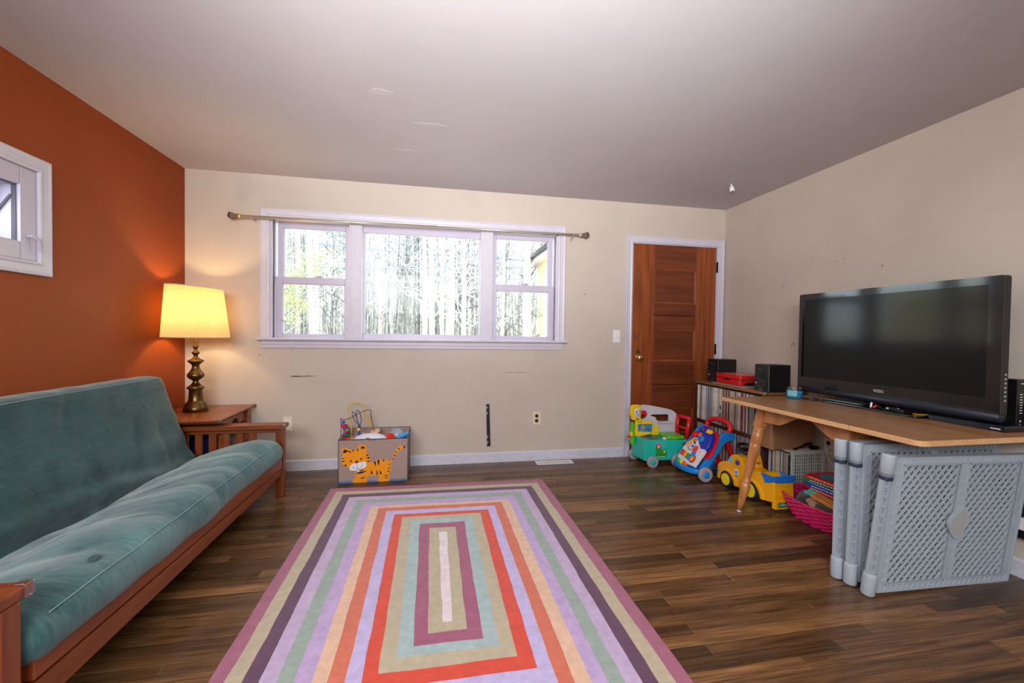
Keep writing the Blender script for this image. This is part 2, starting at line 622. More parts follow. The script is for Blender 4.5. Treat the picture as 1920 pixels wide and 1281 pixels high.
# ------------------------------------------------------------------ big three-part window in the back wall
m_vinyl = M('white_window_vinyl', (196, 190, 208), 0.35, var=0.02, vscale=10)
m_gap = M('track_shadow_grey', (92, 84, 96), 0.6)
m_pane = glass_pane('window_glass', (0.97, 0.99, 0.99, 1), 0.006)
win = group_root('window_1')
CP = [(0, 0), (0.065, 0), (0.065, -0.018), (0.058, -0.020), (0.046, -0.015), (0.020, -0.013), (0.012, -0.017), (0.004, -0.015), (0, -0.010)]
def casing_run(b, o, along, out, n, ln, mitre0, mitre1):
    # moulded casing: profile (distance outward, depth); ends mitred by +-distance
    o, along, out, n = Vector(o), Vector(along), Vector(out), Vector(n)
    k = len(CP)
    v = [o + out * a + n * -d - along * (a * mitre0) for a, d in CP] + [o + along * ln + out * a + n * -d + along * (a * mitre1) for a, d in CP]
    fc = [tuple(range(k)), tuple(range(2 * k - 1, k - 1, -1))] + [(i, k + i, k + (i + 1) % k, (i + 1) % k) for i in range(k)]
    b.add(v, fc)
    return b
x0, x1, z0, z1 = WIN
casing_run(MB(), (x0, 0, z0), Z, -X, -Y, z1 - z0, 0, 1).build('casing', m_white, win)
casing_run(MB(), (x1, 0, z0), Z, X, -Y, z1 - z0, 0, 1).build('casing', m_white, win)
casing_run(MB(), (x0, 0, z1), X, Z, -Y, x1 - x0, 1, 1).build('casing', m_white, win)
MB().box(0.519, 3.102, -0.052, 0.03, z0 - 0.0, z0 + 0.02).build('window_stool', m_white, win, bevel=0.005)
b = MB()
b.prism([(0, 0), (0, -0.066), (-0.008, -0.066), (-0.012, -0.058), (-0.012, -0.040), (-0.016, -0.034), (-0.016, -0.012), (-0.02, -0.006), (-0.02, 0)], (0.552, 0, z0), Y, Z, X * 2.51)
b.build('apron', m_white, win)
b = MB()                      # lining of the opening
b.box(x0, x0 + 0.018, 0, T, z0, z1)
b.box(x1 - 0.018, x1, 0, T, z0, z1)
b.box(x0, x1, 0, T, z1 - 0.018, z1)
b.box(x0, x1, 0.02, T, z0, z0 + 0.014)
b.build('jamb', m_white, win)
for a, c in ((1.212, 1.314), (2.306, 2.418)):
    b = MB().box(a, c, -0.006, T, z0 + 0.02, z1 - 0.002)
    b.box(a + 0.012, a + 0.016, -0.0075, -0.005, z0 + 0.02, z1 - 0.018)
    b.box(c - 0.016, c - 0.012, -0.0075, -0.005, z0 + 0.02, z1 - 0.018)
    b.build('mullion', m_white, win, bevel=0.003)
CX, CY, CZ = 1.8802, -3.7395, 1.1548
def push(x, z, y):
    k = (y - CY) / (-CY)
    return CX + (x - CX) * k, CZ + (z - CZ) * k
def sash(ax, az, bx, bz, y, lo, ro, bo, to, th=0.03):
    # glass edges measured on the wall plane, carried back to the sash's own depth y
    ax, az = push(ax, az, y)
    bx, bz = push(bx, bz, y)
    b = MB()
    b.box(lo, ax, y, y + th, bo, to)
    b.box(bx, ro, y, y + th, bo, to)
    b.box(ax, bx, y, y + th, bo, az)
    b.box(ax, bx, y, y + th, bz, to)
    s = b.build('sash', m_vinyl, win, bevel=0.003)
    b = MB()                  # glazing bead
    for q in ((ax - 0.001, ax + 0.006, az, bz), (bx - 0.006, bx + 0.001, az, bz), (ax, bx, az - 0.001, az + 0.006), (ax, bx, bz - 0.006, bz + 0.001)):
        b.box(q[0], q[1], y + 0.008, y + 0.02, q[2], q[3])
    b.build('glazing_bead', m_vinyl, s)
    MB().box(ax, bx, y + 0.013, y + 0.017, az, bz).build('pane', m_pane, s)
    return s
zt, zb = z1 - 0.018, z0 + 0.014
sash(0.708, 1.576, 1.184, 1.979, 0.075, 0.640, 1.206, 1.545, zt)
lo_l = sash(0.700, 1.116, 1.178, 1.530, 0.042, 0.632, 1.211, zb, 1.590)
sash(1.334, 1.125, 2.302, 1.977, 0.042, 1.314, 2.306, zb, zt)
sash(2.446, 1.576, 2.921, 1.987, 0.075, 2.424, 2.985, 1.545, zt)
lo_r = sash(2.449, 1.119, 2.929, 1.527, 0.042, 2.418, 2.992, zb, 1.590)
for px_, s in ((0.96, lo_l), (2.72, lo_r)):
    b = MB().box(px_ - 0.035, px_ + 0.035, 0.045, 0.07, 1.590, 1.597)
    b.box(px_ - 0.015, px_ + 0.03, 0.04, 0.06, 1.597, 1.606)
    b.build('sash_lock', m_vinyl, s, bevel=0.002)
b = MB()                      # dark slots of the side tracks
for a, c in ((0.624, 0.632), (2.992, 2.997)):
    b.box(a, c, 0.02, 0.03, zb, zt)
b.build('track', m_gap, win)

# curtain rod over the window
m_rod = M('brushed_nickel', (200, 192, 182), 0.35, metal=0.55)
m_fin = wood('dark_brown_finial', (74, 38, 22), (112, 62, 36), stretch=(20, 20, 20), rough=0.3)
m_gold = M('pale_gold_metal', (214, 186, 120), 0.3, metal=0.8)
rod = thing('curtain_rod', 'thin nickel curtain rod with faceted brown finials above the wide window', 'curtain rod', (1.8, -0.07, 2.04))
A, B = Vector((0.425, -0.07, 2.034)), Vector((3.185, -0.07, 2.046))
d = (B - A).normalized()
MB().cyl(A, A + d * 1.5, 0.0112, n=14).cyl(A + d * 1.45, B, 0.0095, n=14).build('rod', m_rod, rod)
for p, sgn in ((A, -1), (B, 1)):
    b = MB()
    e = d * sgn
    b.lathe([(0.015, 0.022), (0.034, 0.070), (0.034, 0.078), (0.010, 0.096)], p, 4, e, smooth=False)
    b.build('finial', m_fin, rod)
    MB().lathe([(0.014, 0.0), (0.018, 0.004), (0.018, 0.024), (0.013, 0.028)], p, 10, e).build('collar', m_gold if sgn < 0 else m_rod, rod)
for bx_ in (0.50, 3.13):
    b = MB().box(bx_ - 0.008, bx_ + 0.008, -0.004, 0.0, 1.995, 2.03) if bx_ < 0.54 or bx_ > 3.08 else MB().box(bx_ - 0.008, bx_ + 0.008, -0.026, -0.018, 1.995, 2.03)
    zz = A.z + d.z * (bx_ - A.x) / d.x
    b.bar((bx_, -0.002, 2.015), (bx_, -0.07, zz - 0.013), 0.008, 0.006)
    b.tube([(bx_, -0.0845, zz + 0.002), (bx_, -0.081, zz - 0.010), (bx_, -0.07, zz - 0.0145), (bx_, -0.059, zz - 0.010), (bx_, -0.0555, zz + 0.002)], 0.0025, 6)
    b.build('bracket', m_rod, rod)

# ------------------------------------------------------------------ small awning window in the orange wall
win2 = group_root('window_2')
y0, y1, z0, z1 = W2
casing_run(MB(), (0, y0, z0), Z, -Y, X, z1 - z0, 1, 1).build('casing', m_white, win2)
casing_run(MB(), (0, y1, z0), Z, Y, X, z1 - z0, 1, 1).build('casing', m_white, win2)
casing_run(MB(), (0, y0, z1), Y, Z, X, y1 - y0, 1, 1).build('casing', m_white, win2)
casing_run(MB(), (0, y0, z0), Y, -Z, X, y1 - y0, 1, 1).build('casing', m_white, win2)
fr = 0.085
b = MB()
for q in ((y0, y0 + fr, z0, z1), (y1 - fr, y1, z0, z1), (y0 + fr, y1 - fr, z0, z0 + fr), (y0 + fr, y1 - fr, z1 - fr, z1)):
    b.box(-T, 0.003, q[0] + 0.0005, q[1] - 0.0005, q[2] + 0.0005, q[3] - 0.0005)
b.build('window_frame', m_vinyl, win2, bevel=0.004)
b = MB()
for q in ((y0 + 0.06, y1 - 0.06, z1 - fr + 0.001, z1 - fr + 0.004), (y1 - fr - 0.004, y1 - fr - 0.001, z0 + fr, z1 - fr)):
    b.box(-0.03, -0.012, q[0], q[1], q[2] - 0.006, q[3])
b.build('gasket', m_gap, win2)
hinge = Vector((-0.075, 0, z1 - fr - 0.012))
ang = R(18)
dn = Vector((-math.sin(ang), 0, -math.cos(ang)))
nn = Vector((math.cos(ang), 0, -math.sin(ang)))
sh = (z1 - z0) - 2 * fr - 0.015
def sbar(b, ya, yb, s0, s1):
    P = []
    for dpt in (0, 0.03):
        for yy, ss in ((ya, s0), (yb, s0), (yb, s1), (ya, s1)):
            P.append(hinge + dn * ss - nn * dpt + Y * yy)
    b.add(P, [(0, 1, 2, 3), (7, 6, 5, 4), (0, 4, 5, 1), (1, 5, 6, 2), (2, 6, 7, 3), (3, 7, 4, 0)])
b = MB()
ya, yb = y0 + fr + 0.008, y1 - fr - 0.008
sbar(b, ya, ya + 0.042, 0, sh)
sbar(b, yb - 0.042, yb, 0, sh)
sbar(b, ya + 0.042, yb - 0.042, 0, 0.04)
sbar(b, ya + 0.042, yb - 0.042, sh - 0.042, sh)
sa = b.build('sash', m_vinyl, win2)
P = [hinge + dn * s_ - nn * dpt + Y * yy for dpt in (0.012, 0.016) for yy, s_ in ((ya + 0.042, 0.04), (yb - 0.042, 0.04), (yb - 0.042, sh - 0.042), (ya + 0.042, sh - 0.042))]
MB().add(P, [(0, 1, 2, 3), (7, 6, 5, 4), (0, 4, 5, 1), (1, 5, 6, 2), (2, 6, 7, 3), (3, 7, 4, 0)]).build('pane', m_pane, sa)
MB().bar((-0.03, y1 - fr - 0.004, z1 - fr - 0.05), hinge + dn * 0.22 + Y * (yb - 0.004), 0.005, 0.010).build('stay_arm', m_gap, win2)
b = MB()
b.box(-0.008, 0.004, y1 - 0.066, y1 - 0.044, z0 + 0.075, z0 + 0.135)
b.tube([(0.004, y1 - 0.055, z0 + 0.112), (0.022, y1 - 0.05, z0 + 0.115), (0.028, y1 - 0.03, z0 + 0.106), (0.026, y1 - 0.018, z0 + 0.085), (0.026, y1 - 0.014, z0 + 0.045)], [0.007, 0.007, 0.0065, 0.006, 0.005], 8)
b.build('window_handle', m_vinyl, win2, bevel=0.001)
b = MB().box(-0.011, -0.005, y1 - fr - 0.10, y1 - fr - 0.01, z1 - fr + 0.006, z1 - fr + 0.014)
b.build('label_plate', m_dark, win2)

# ------------------------------------------------------------------ old panelled door, corner of the back wall
m_doorw = wood('reddish_brown_door_wood', (104, 48, 16), (162, 82, 34), stretch=(24, 24, 1.5), rough=0.38, bump=0.06)
m_doorh = wood('reddish_brown_door_panel', (82, 36, 14), (128, 60, 26), stretch=(1.5, 24, 26), rough=0.4, bump=0.06)
m_brass = M('polished_brass', (226, 190, 110), 0.18, metal=1.0)
m_iron = M('dark_iron_hinge', (30, 24, 24), 0.5, metal=0.5)
door = group_root('door_1')
x0, x1, _, z1 = DOOR
casing_run(MB(), (x0, 0, 0), Z, -X, -Y, z1, 0, 1).build('casing', m_white, door)
casing_run(MB(), (x1, 0, 0), Z, X, -Y, z1, 0, 1).build('casing', m_white, door)
casing_run(MB(), (x0, 0, z1), X, Z, -Y, x1 - x0, 1, 1).build('casing', m_white, door)
b = MB()
b.box(x0, x0 + 0.008, 0.0, T, 0, z1)
b.box(x1 - 0.008, x1, 0.0, T, 0, z1)
b.box(x0, x1, 0.0, T, z1 - 0.006, z1)
b.build('jamb', m_white, door)
MB().box(x0 + 0.010, x1 - 0.012, 0.034, 0.040, 0.004, z1 - 0.006).build('light_block_board', m_doorh, door)  # added behind the rails to stop daylight leaking through their gaps
MB().box(x0 + 0.010, 3.972, 0.004, 0.044, 0.006, z1 - 0.008).build('stile', m_doorw, door, bevel=0.002)
MB().box(4.418, x1 - 0.012, 0.004, 0.044, 0.006, z1 - 0.008).build('stile', m_doorw, door, bevel=0.002)
for za, zb_ in ((1.79, 2.014), (1.345, 1.455), (1.21, 1.335), (0.68, 0.90), (0.455, 0.672), (0.006, 0.20)):
    MB().box(3.9725, 4.4175, 0.006, 0.042, za, zb_).build('rail', m_doorh, door, bevel=0.002)
for za, zb_ in ((1.455, 1.79), (0.90, 1.21), (0.20, 0.455)):
    p = MB().box(3.975, 4.415, 0.018, 0.032, za, zb_).build('panel', m_doorh, door)
    b = MB()
    for q in ((3.9725, 3.99, za, zb_), (4.40, 4.4175, za, zb_)):
        b.prism([(0, 0), (q[1] - q[0], 0), (q[1] - q[0], -0.008), (0, -0.014)] if q[0] < 4.2 else [(0, 0), (q[1] - q[0], 0), (q[1] - q[0], -0.014), (0, -0.008)], (q[0], 0.018, za), X, Y, Z * (zb_ - za))
    for q, up in ((za, 1), (zb_, -1)):
        b.prism([(0, 0), (0.018 * up, 0), (0.018 * up, -0.008), (0, -0.014)], (3.9725, 0.018, q), Z, Y, X * 0.445)
    b.build('moulding', m_doorw, p)
kb = MB()
kb.lathe([(0.0, 0.062), (0.022, 0.060), (0.030, 0.05), (0.030, 0.042), (0.020, 0.032), (0.011, 0.026), (0.011, 0.008), (0.030, 0.006), (0.033, 0.0)][::-1], (3.822, 0.004, 0.938), 20, -Y)
kb.build('door_knob', m_brass, door)
MB().prism(ellipse(0, 0, 0.022, 0.05, 16), (3.816, 0.004, 0.965), X, Z, -Y * 0.004).build('knob_plate', m_brass, door)
MB().box(3.775, 3.805, 0.0, 0.004, 1.12, 1.165).build('lock_plate', M('tarnished_plate', (120, 84, 66), 0.5, metal=0.4), door)
for hz in (1.825, 1.022, 0.22):
    b = MB().box(4.632, 4.652, -0.004, 0.004, hz - 0.05, hz + 0.05)
    b.cyl((4.640, -0.006, hz - 0.052), (4.640, -0.006, hz + 0.052), 0.0065, n=10)
    b.build('hinge', m_iron, door)

# switch, sockets, floor register, black strip
m_plate = M('white_switch_plate', (232, 232, 236), 0.35)
m_ivory = M('ivory_socket_plate', (232, 218, 194), 0.4)
m_brownp = M('dark_brown_socket', (52, 42, 38), 0.45)
t = thing('light_switch', 'small white light switch plate beside the door casing', 'switch', (3.597, 0, 1.137))
MB().box(3.561, 3.633, -0.006, 0, 1.078, 1.196).build('switch_plate', m_plate, t, bevel=0.003)
MB().prism([(-0.008, -0.012), (0.008, -0.012), (0.008, 0.012), (-0.008, 0.012)], (3.597, -0.006, 1.137), X, Z, -Y * 0.002).bar((3.597, -0.006, 1.137), (3.597, -0.018, 1.144), 0.008, 0.01).build('toggle', m_plate, t)
def outlet(o, ux, n, label, plate, sock):
    o, ux, n = Vector(o), Vector(ux), Vector(n)
    t = thing('wall_outlet', label, 'outlet', o)
    MB().prism(rrect(-0.035, 0.035, -0.058, 0.058, 0.004), o, ux, Z, n * 0.006).build('outlet_plate', plate, t)
    for dz in (-0.022, 0.022):
        s = MB().prism(ellipse(0, dz, 0.0165, 0.0165, 16), o + n * 0.006, ux, Z, n * 0.003).build('socket', sock, t)
    return t
outlet((2.835, 0, 0.383), X, -Y, 'ivory wall outlet with two dark sockets, right of the black strip', m_ivory, m_brownp)
t_o = outlet((0.745, 0, 0.386), X, -Y, 'ivory wall outlet peeking from behind the futon armrest corner', m_ivory, m_plate)
outlet((W, -1.168, 0.368), Y, -X, 'shaded wall outlet under the table behind the white crate', m_ivory, m_brownp)
t = thing('floor_register', 'white slotted metal floor vent by the baseboard', 'vent', (2.98, -0.095, 0))
b = MB()
X0, X1, Ya, Yb = 2.811, 3.150, -0.145, -0.050
b.box(X0, X1, Ya, Ya + 0.022, 0.0004, 0.006)
b.box(X0, X1, Yb - 0.022, Yb, 0.0004, 0.006)
b.box(X0, X0 + 0.03, Ya + 0.022, Yb - 0.022, 0.0004, 0.006)
b.box(X1 - 0.03, X1, Ya + 0.022, Yb - 0.022, 0.0004, 0.006)
b.build('register_frame', m_plate, t)
b = MB()
nsl = 20
for i in range(nsl + 1):
    xx = X0 + 0.03 + (X1 - X0 - 0.06) * i / nsl
    b.box(xx - 0.004, xx + 0.004, Ya + 0.022, Yb - 0.022, 0.0004, 0.005)
b.build('register_slats', m_plate, t)
MB().box(X0 + 0.03, X1 - 0.03, Ya + 0.022, Yb - 0.022, 0.0002, 0.001).build('duct_opening', M('duct_shadow', (40, 48, 66), 0.7), t)
t = thing('mounting_strip', 'narrow black metal mounting strip fixed upright on the cream wall', 'wall strip', (2.393, 0, 0.33))
b = MB().prism([(-0.014, -0.187), (0.016, -0.187), (0.002, 0.187), (-0.026, 0.187)], (2.398, 0, 0.333), X, Z, -Y * 0.012)
b.build('strip', M('black_navy_metal', (26, 24, 40), 0.4), t)
for zz in (0.155, 0.105, -0.105, -0.155):
    c = Vector((2.398 - 0.006 - 0.03 * (zz + 0.187) / 0.9, -0.012, 0.333 + zz))
    MB().box(c.x - 0.006, c.x - 0.002, c.y - 0.002, c.y, c.z - 0.01, c.z + 0.008).box(c.x - 0.006, c.x + 0.006, c.y - 0.002, c.y, c.z + 0.005, c.z + 0.01).build('clip', m_plate, t)
t = thing('ceiling_socket', 'tiny pale socket stub hanging from the ceiling near the door corner', 'socket', (4.272, -0.647, H))
MB().cyl((4.272, -0.647, H), (4.273, -0.65, H - 0.022), 0.006, 0.005, 8).build('cord_end', m_plate, t)
MB().lathe([(0.010, 0.02), (0.017, 0.03), (0.019, 0.062), (0.016, 0.062), (0.014, 0.04)], (4.272, -0.647, H), 14, (0.12, -0.1, -1)).build('socket_shell', m_plate, t)
MB().lathe([(0.014, 0.05), (0.014, 0.058)], (4.272, -0.647, H), 12, (0.12, -0.1, -1)).cyl((4.279, -0.652, H - 0.055), (4.281, -0.654, H - 0.068), 0.004, n=8).build('contact', M('socket_contact', (70, 50, 30), 0.4, metal=0.5), t)

# ------------------------------------------------------------------ outdoors
m_ground = M('leaf_litter', (176, 158, 134), 0.95, var=0.3, vscale=3)
g = MB()
def gz(x, y):
    return -0.35 + max(0, y - 2) * 0.052 + 0.15 * nz3(x * 0.15, y * 0.15)
g.grid(lambda a, c: (-45 + 90 * a, 0.3 + 60 * c, gz(-45 + 90 * a, 0.3 + 60 * c)), 40, 30)
struct(g.build('ground', m_ground))
m_bark = [M('pale_grey_bark', (196, 194, 192), 0.9, var=0.25, vscale=5), M('grey_brown_bark', (150, 150, 150), 0.9, var=0.3, vscale=5), M('dark_bark', (104, 106, 106), 0.9, var=0.3, vscale=5), M('sunlit_white_bark', (232, 224, 214), 0.9, var=0.08, vscale=6)]  # last bark is near white: sunlight on the trunks put into its colour
def tree_mb(h, r0, seed, nb=16, b0=0.25, sub=3, bl=1.0):
    rd = random.Random(seed)
    pts, rr = [], []
    dx, dy = rd.uniform(-.03, .03), rd.uniform(-.03, .03)
    for i in range(9):
        t_ = i / 8
        pts.append(Vector((dx * h * t_ + 0.12 * nz3(seed, t_ * 3), dy * h * t_ + 0.12 * nz3(seed + 9, t_ * 3), h * t_ - 0.3)))
        rr.append(r0 * (1 - 0.8 * t_) * (1.25 if i == 0 else 1))
    tk = MB().tube(pts, rr, 7)
    br = MB()
    for k in range(nb):
        t_ = b0 + (0.97 - b0) * rd.random()
        i = min(int(t_ * 8), 7)
        p = pts[i].lerp(pts[i + 1], t_ * 8 - i)
        az = rd.uniform(0, 6.283)
        el = rd.uniform(0.1, 1.0)
        ln = bl * rd.uniform(0.8, 2.2) * (1.15 - t_ * 0.6)
        d = Vector((math.cos(az) * math.cos(el), math.sin(az) * math.cos(el), math.sin(el)))
        q, P = p.copy(), [p.copy()]
        for s_ in range(4):
            d = (d + Vector((rd.uniform(-.3, .3), rd.uniform(-.3, .3), rd.uniform(-.1, .3)))).normalized()
            q = q + d * ln / 4
            P.append(q.copy())
        rb = max(0.016, r0 * 0.30 * (1 - t_ * 0.6))
        br.tube(P, [rb, rb * .8, rb * .6, rb * .45, rb * .25], 4, caps=False)
        for s_ in range(sub):
            j = rd.randint(1, 3)
            d2 = Vector((rd.uniform(-1, 1), rd.uniform(-1, 1), rd.uniform(-.2, .9))).normalized()
            q0 = P[j].lerp(P[j + 1], rd.random())
            l2 = ln * rd.uniform(.25, .55)
            br.tube([q0, q0 + d2 * l2 * .5 + Vector((0, 0, rd.uniform(-.05, .05))), q0 + d2 * l2 + Vector((0, 0, rd.uniform(-.05, .15)))], [rb * .4, rb * .3, rb * .15], 3, caps=False)
    return tk, br
protos = []
GL = 'slim bare tree standing in the wood beyond the wide window'
for i, (h, r0, mt, nb) in enumerate(((14, 0.065, 1, 60), (15, 0.085, 0, 64), (12, 0.045, 2, 60), (13, 0.06, 1, 66), (10, 0.035, 2, 60), (11, 0.04, 2, 66))):
    tk, br = tree_mb(h, r0, i * 13 + 5, nb, 0.08, 4)
    o = tk.build('tree', m_bark[mt])
    c = br.build('branches', m_bark[mt], o)
    c['kind'] = 'stuff'
    protos.append(o)
rd = random.Random(12)
placed = 0
for k in range(84):
    y = rd.uniform(7.5, 30)
    a, c = -0.42 * (y + 3.74) + 1.88 - 1, 0.36 * (y + 3.74) + 1.88 + 1
    x = a + (c - a) * ((k * 0.618034) % 1.0)
    pr = protos[k % 6]
    o = pr if k < 6 else copy_tree(pr)
    o.location = (x, y, gz(x, y))
    o.rotation_euler = (0, 0, rd.uniform(0, 6.28))
    s_ = rd.uniform(0.8, 1.25)
    o.scale = (s_, s_, s_)
    tag(o, GL, 'tree', 'bare trees in the wood outside')
def one_tree(x, y, h, r0, mt, seed, label, nb=18, b0=0.3, lean=0, bl=1.0):
    tk, br = tree_mb(h, r0, seed, nb, b0, 3, bl)
    o = tk.build('tree', m_bark[mt])
    br.build('branches', m_bark[mt], o)['kind'] = 'stuff'
    o.location = (x, y, gz(x, y))
    o.rotation_euler = (0, lean, 0)
    return tag(o, label, 'tree')
one_tree(4.58, 8.0, 9, 0.155, 3, 71, 'thick sunlit white tree trunk seen through the window beside the cream shed', 12, 0.35)
one_tree(-1.15, 8.2, 10, 0.10, 3, 72, 'pale straight trunk behind the left pane of the wide window', 14, 0.3)
one_tree(1.62, 9.5, 10, 0.085, 3, 74, 'white sunlit trunk in the middle of the wide window', 10, 0.4)
one_tree(2.52, 9.0, 10, 0.075, 3, 75, 'second white trunk, right of the middle of the wide window', 10, 0.4)
one_tree(3.05, 12, 9, 0.17, 2, 76, 'dark ivy-clad trunk near the right edge of the middle pane', 30, 0.15)
# evergreen with yellow-green sprays
ev = thing('evergreen_tree', 'bushy yellow-green evergreen filling the lower left window pane', 'tree', (-1.75, 7.6, gz(-1.75, 7.6)))
tk, br = tree_mb(5.2, 0.07, 91, 26, 0.2, 3, 0.8)
off = Vector((-1.75, 7.6, gz(-1.75, 7.6)))
for q in (tk, br):
    q.v = [tuple(Vector(p) + off) for p in q.v]
tk.build('trunk', m_bark[1], ev)
br.build('branches', m_bark[1], ev)['kind'] = 'stuff'
lf = MB()
rd = random.Random(5)
for k in range(46):
    c = Vector((-1.75 + rd.gauss(0, 0.55), 7.6 + rd.gauss(0, 0.5), 2.15 + rd.gauss(0, 0.42)))
    for j in range(70):
        p = c + Vector((rd.gauss(0, .2), rd.gauss(0, .2), rd.gauss(0, .09)))
        a = Vector((rd.uniform(-1, 1), rd.uniform(-1, 1), rd.uniform(-.6, .6))).normalized() * 0.055
        e = a.orthogonal().normalized() * 0.012
        lf.add([p - e, p + a * .5 - e * 1.6, p + a, p + a * .5 + e * 1.6], [(0, 1, 2, 3)])
o = lf.build('foliage', M('yellow_green_needles', (132, 146, 84), 0.7, var=0.3, vscale=2.5), ev)
o['kind'] = 'stuff'
# far brush: thin twigs nobody could count
tw = MB()
rd = random.Random(8)
for k in range(1100):
    y = rd.uniform(14, 34)
    x = rd.uniform(-0.46, 0.40) * (y + 3.74) + 1.88
    z = gz(x, y)
    h = rd.uniform(1.5, 9.0)
    l1, l2 = rd.uniform(-.5, .5), rd.uniform(-.3, .3)
    tw.tube([(x, y, z), (x + l1 * .4, y + l2 * .4, z + h * .5), (x + l1, y + l2, z + h)], [0.026, 0.022, 0.012], 3, caps=False)
o = tw.build('undergrowth', m_bark[1])
o['kind'] = 'stuff'
tag(o, 'dense grey twigs and saplings at the back of the wood', 'undergrowth')
m_wire = M('blue_grey_cable', (96, 116, 140), 0.6)
for (xa, za, xb, zb_, sag, lb) in ((-3.2, 3.86, 6.5, 3.56, 0.10, 'lower of the paired utility cables crossing the wood'), (-3.2, 4.36, 6.5, 3.40, 0.05, 'sloping utility cable crossing highest at the left'), (-3.2, 3.06, 6.5, 3.45, 0.12, 'lowest thick utility cable crossing the wood')):
    pts = [(xa + (xb - xa) * t_ / 16, 10, za + (zb_ - za) * t_ / 16 - sag * 4 * (t_ / 16) * (1 - t_ / 16)) for t_ in range(17)]
    o = MB().tube(pts, 0.016, 6).build('utility_cable', m_wire, loc=(xa, 10, za))
    tag(o, lb, 'cable')
# cream shed past the right-hand sash
m_sid = M('cream_siding', (236, 220, 180), 0.7, var=0.05)
sh_ = thing('garden_shed', 'cream boarded shed with a dark gutter, seen through the right-hand sash', 'shed', (6.3, 6.4, gz(6, 6)))
MB().box(5.04, 7.6, 4.2, 8.6, gz(6, 6) - 0.4, 3.2).build('wall', m_sid, sh_)
for k in range(14):
    yy = 4.2 + 0.315 * k
    MB().box(5.0, 5.04, yy + 0.008, yy + 0.307, gz(6, 6) - 0.4, 3.2).build('board', m_sid, sh_)
MB().box(4.98, 5.05, 8.5, 8.62, gz(6, 6) - 0.4, 3.2).build('corner_board', m_white, sh_)
MB().prism([(4.72, 3.16), (4.72, 3.28), (6.3, 4.2), (7.9, 3.28), (7.9, 3.16)], (0, 3.9, 0), X, Z, Y * 4.95).build('roof', m_white, sh_)
MB().box(4.62, 4.74, 3.9, 8.85, 3.26, 3.36).build('gutter', m_dark, sh_)
# outside the small window: a cream porch wall
o = MB().box(-2.1, -1.9, -0.3, 3.2, -0.5, 2.0).box(-2.14, -1.86, -0.3, 3.2, 2.0, 2.06).build('porch_wall', m_sid, loc=(-2, 1.4, -0.5))
tag(o, 'cream outdoor wall glimpsed through the small awning window', 'wall')

# ------------------------------------------------------------------ rug
RC = [(160, 92, 116), (186, 170, 144), (96, 58, 84), (190, 168, 200), (150, 166, 156), (188, 162, 204), (222, 184, 156), (208, 110, 84), (192, 178, 218), (212, 72, 50), (186, 172, 146), (164, 184, 184), (160, 88, 116), (184, 172, 144), (226, 212, 216)]
rm = []
for i, c in enumerate(RC):
    rm.append(M('rug_wool_%d' % i, c, 0.95, var=0.13, vscale=30, bump=0.35, bscale=420, spec=0.1, sheen=0.25))
RXL = [1.185, 1.236, 1.293, 1.346, 1.401, 1.456, 1.513, 1.562, 1.617, 1.67, 1.72, 1.775, 1.83, 1.884, 1.939]
RXR = [2.75, 2.693, 2.636, 2.584, 2.527, 2.473, 2.419, 2.364, 2.31, 2.258, 2.202, 2.146, 2.092, 2.036, 1.984]
RYT = [-0.501, -0.572, -0.632, -0.689, -0.748, -0.805, -0.868, -0.908, -0.961, -1.018, -1.065, -1.119, -1.176, -1.238, -1.295]
RYB = [-2.895 + 0.0585 * i for i in range(9)] + [-2.353, -2.289, -2.228, -2.18, -2.122, -2.065]
def rug_ring(i, n=26):
    xl, xr, yt, yb = RXL[i], RXR[i], RYT[i], RYB[i]
    # the far edge is not quite square to the wall
    sk = -0.03 * (1 - i / 16)
    out = []
    amp = 0.004 if i else 0.002
    def wob(p, s):
        return amp * nz3(p[0] * 9 + i * 3.1, p[1] * 9 - i, s)
    cs = [(xl, yt), (xr, yt + sk), (xr - 0.006, yb), (xl, yb)]
    for k in range(4):
        a, c = cs[k], cs[(k + 1) % 4]
        for j in range(n):
            t_ = j / n
            p = (a[0] + (c[0] - a[0]) * t_, a[1] + (c[1] - a[1]) * t_)
            out.append((p[0] + wob(p, 1.7), p[1] + wob(p, 8.2)))
    return out
b = MB()
TH = 0.011
rings = [rug_ring(i) for i in range(15)]
n = len(rings[0])
rz = lambda p: TH + 0.0015 * nz3(p[0] * 5, p[1] * 5, 2)
for i in range(14):
    v = [(p[0], p[1], rz(p)) for p in rings[i]] + [(p[0], p[1], rz(p)) for p in rings[i + 1]]
    b.add(v, [(j, n + j, n + (j + 1) % n, (j + 1) % n)[::-1] for j in range(n)][::1], i, True)
b.add([(p[0], p[1], rz(p)) for p in rings[14]], [tuple(range(n))[::-1]], 14, True)
b.add([(p[0], p[1], rz(p)) for p in rings[0]] + [(p[0], p[1], 0.0006) for p in rings[0]], [(j, (j + 1) % n, n + (j + 1) % n, n + j) for j in range(n)], 0)
o = b.build('striped_rug', rm, loc=(1.97, -1.7, 0))
bm = bmesh.new()
bm.from_mesh(o.data)
bmesh.ops.recalc_face_normals(bm, faces=bm.faces)
if sum(fc.normal.z for fc in bm.faces) < 0:
    bmesh.ops.reverse_faces(bm, faces=bm.faces)
bm.to_mesh(o.data)
bm.free()
tag(o, 'wool rug of nested rectangular stripes in plum, lilac, peach and red', 'rug')

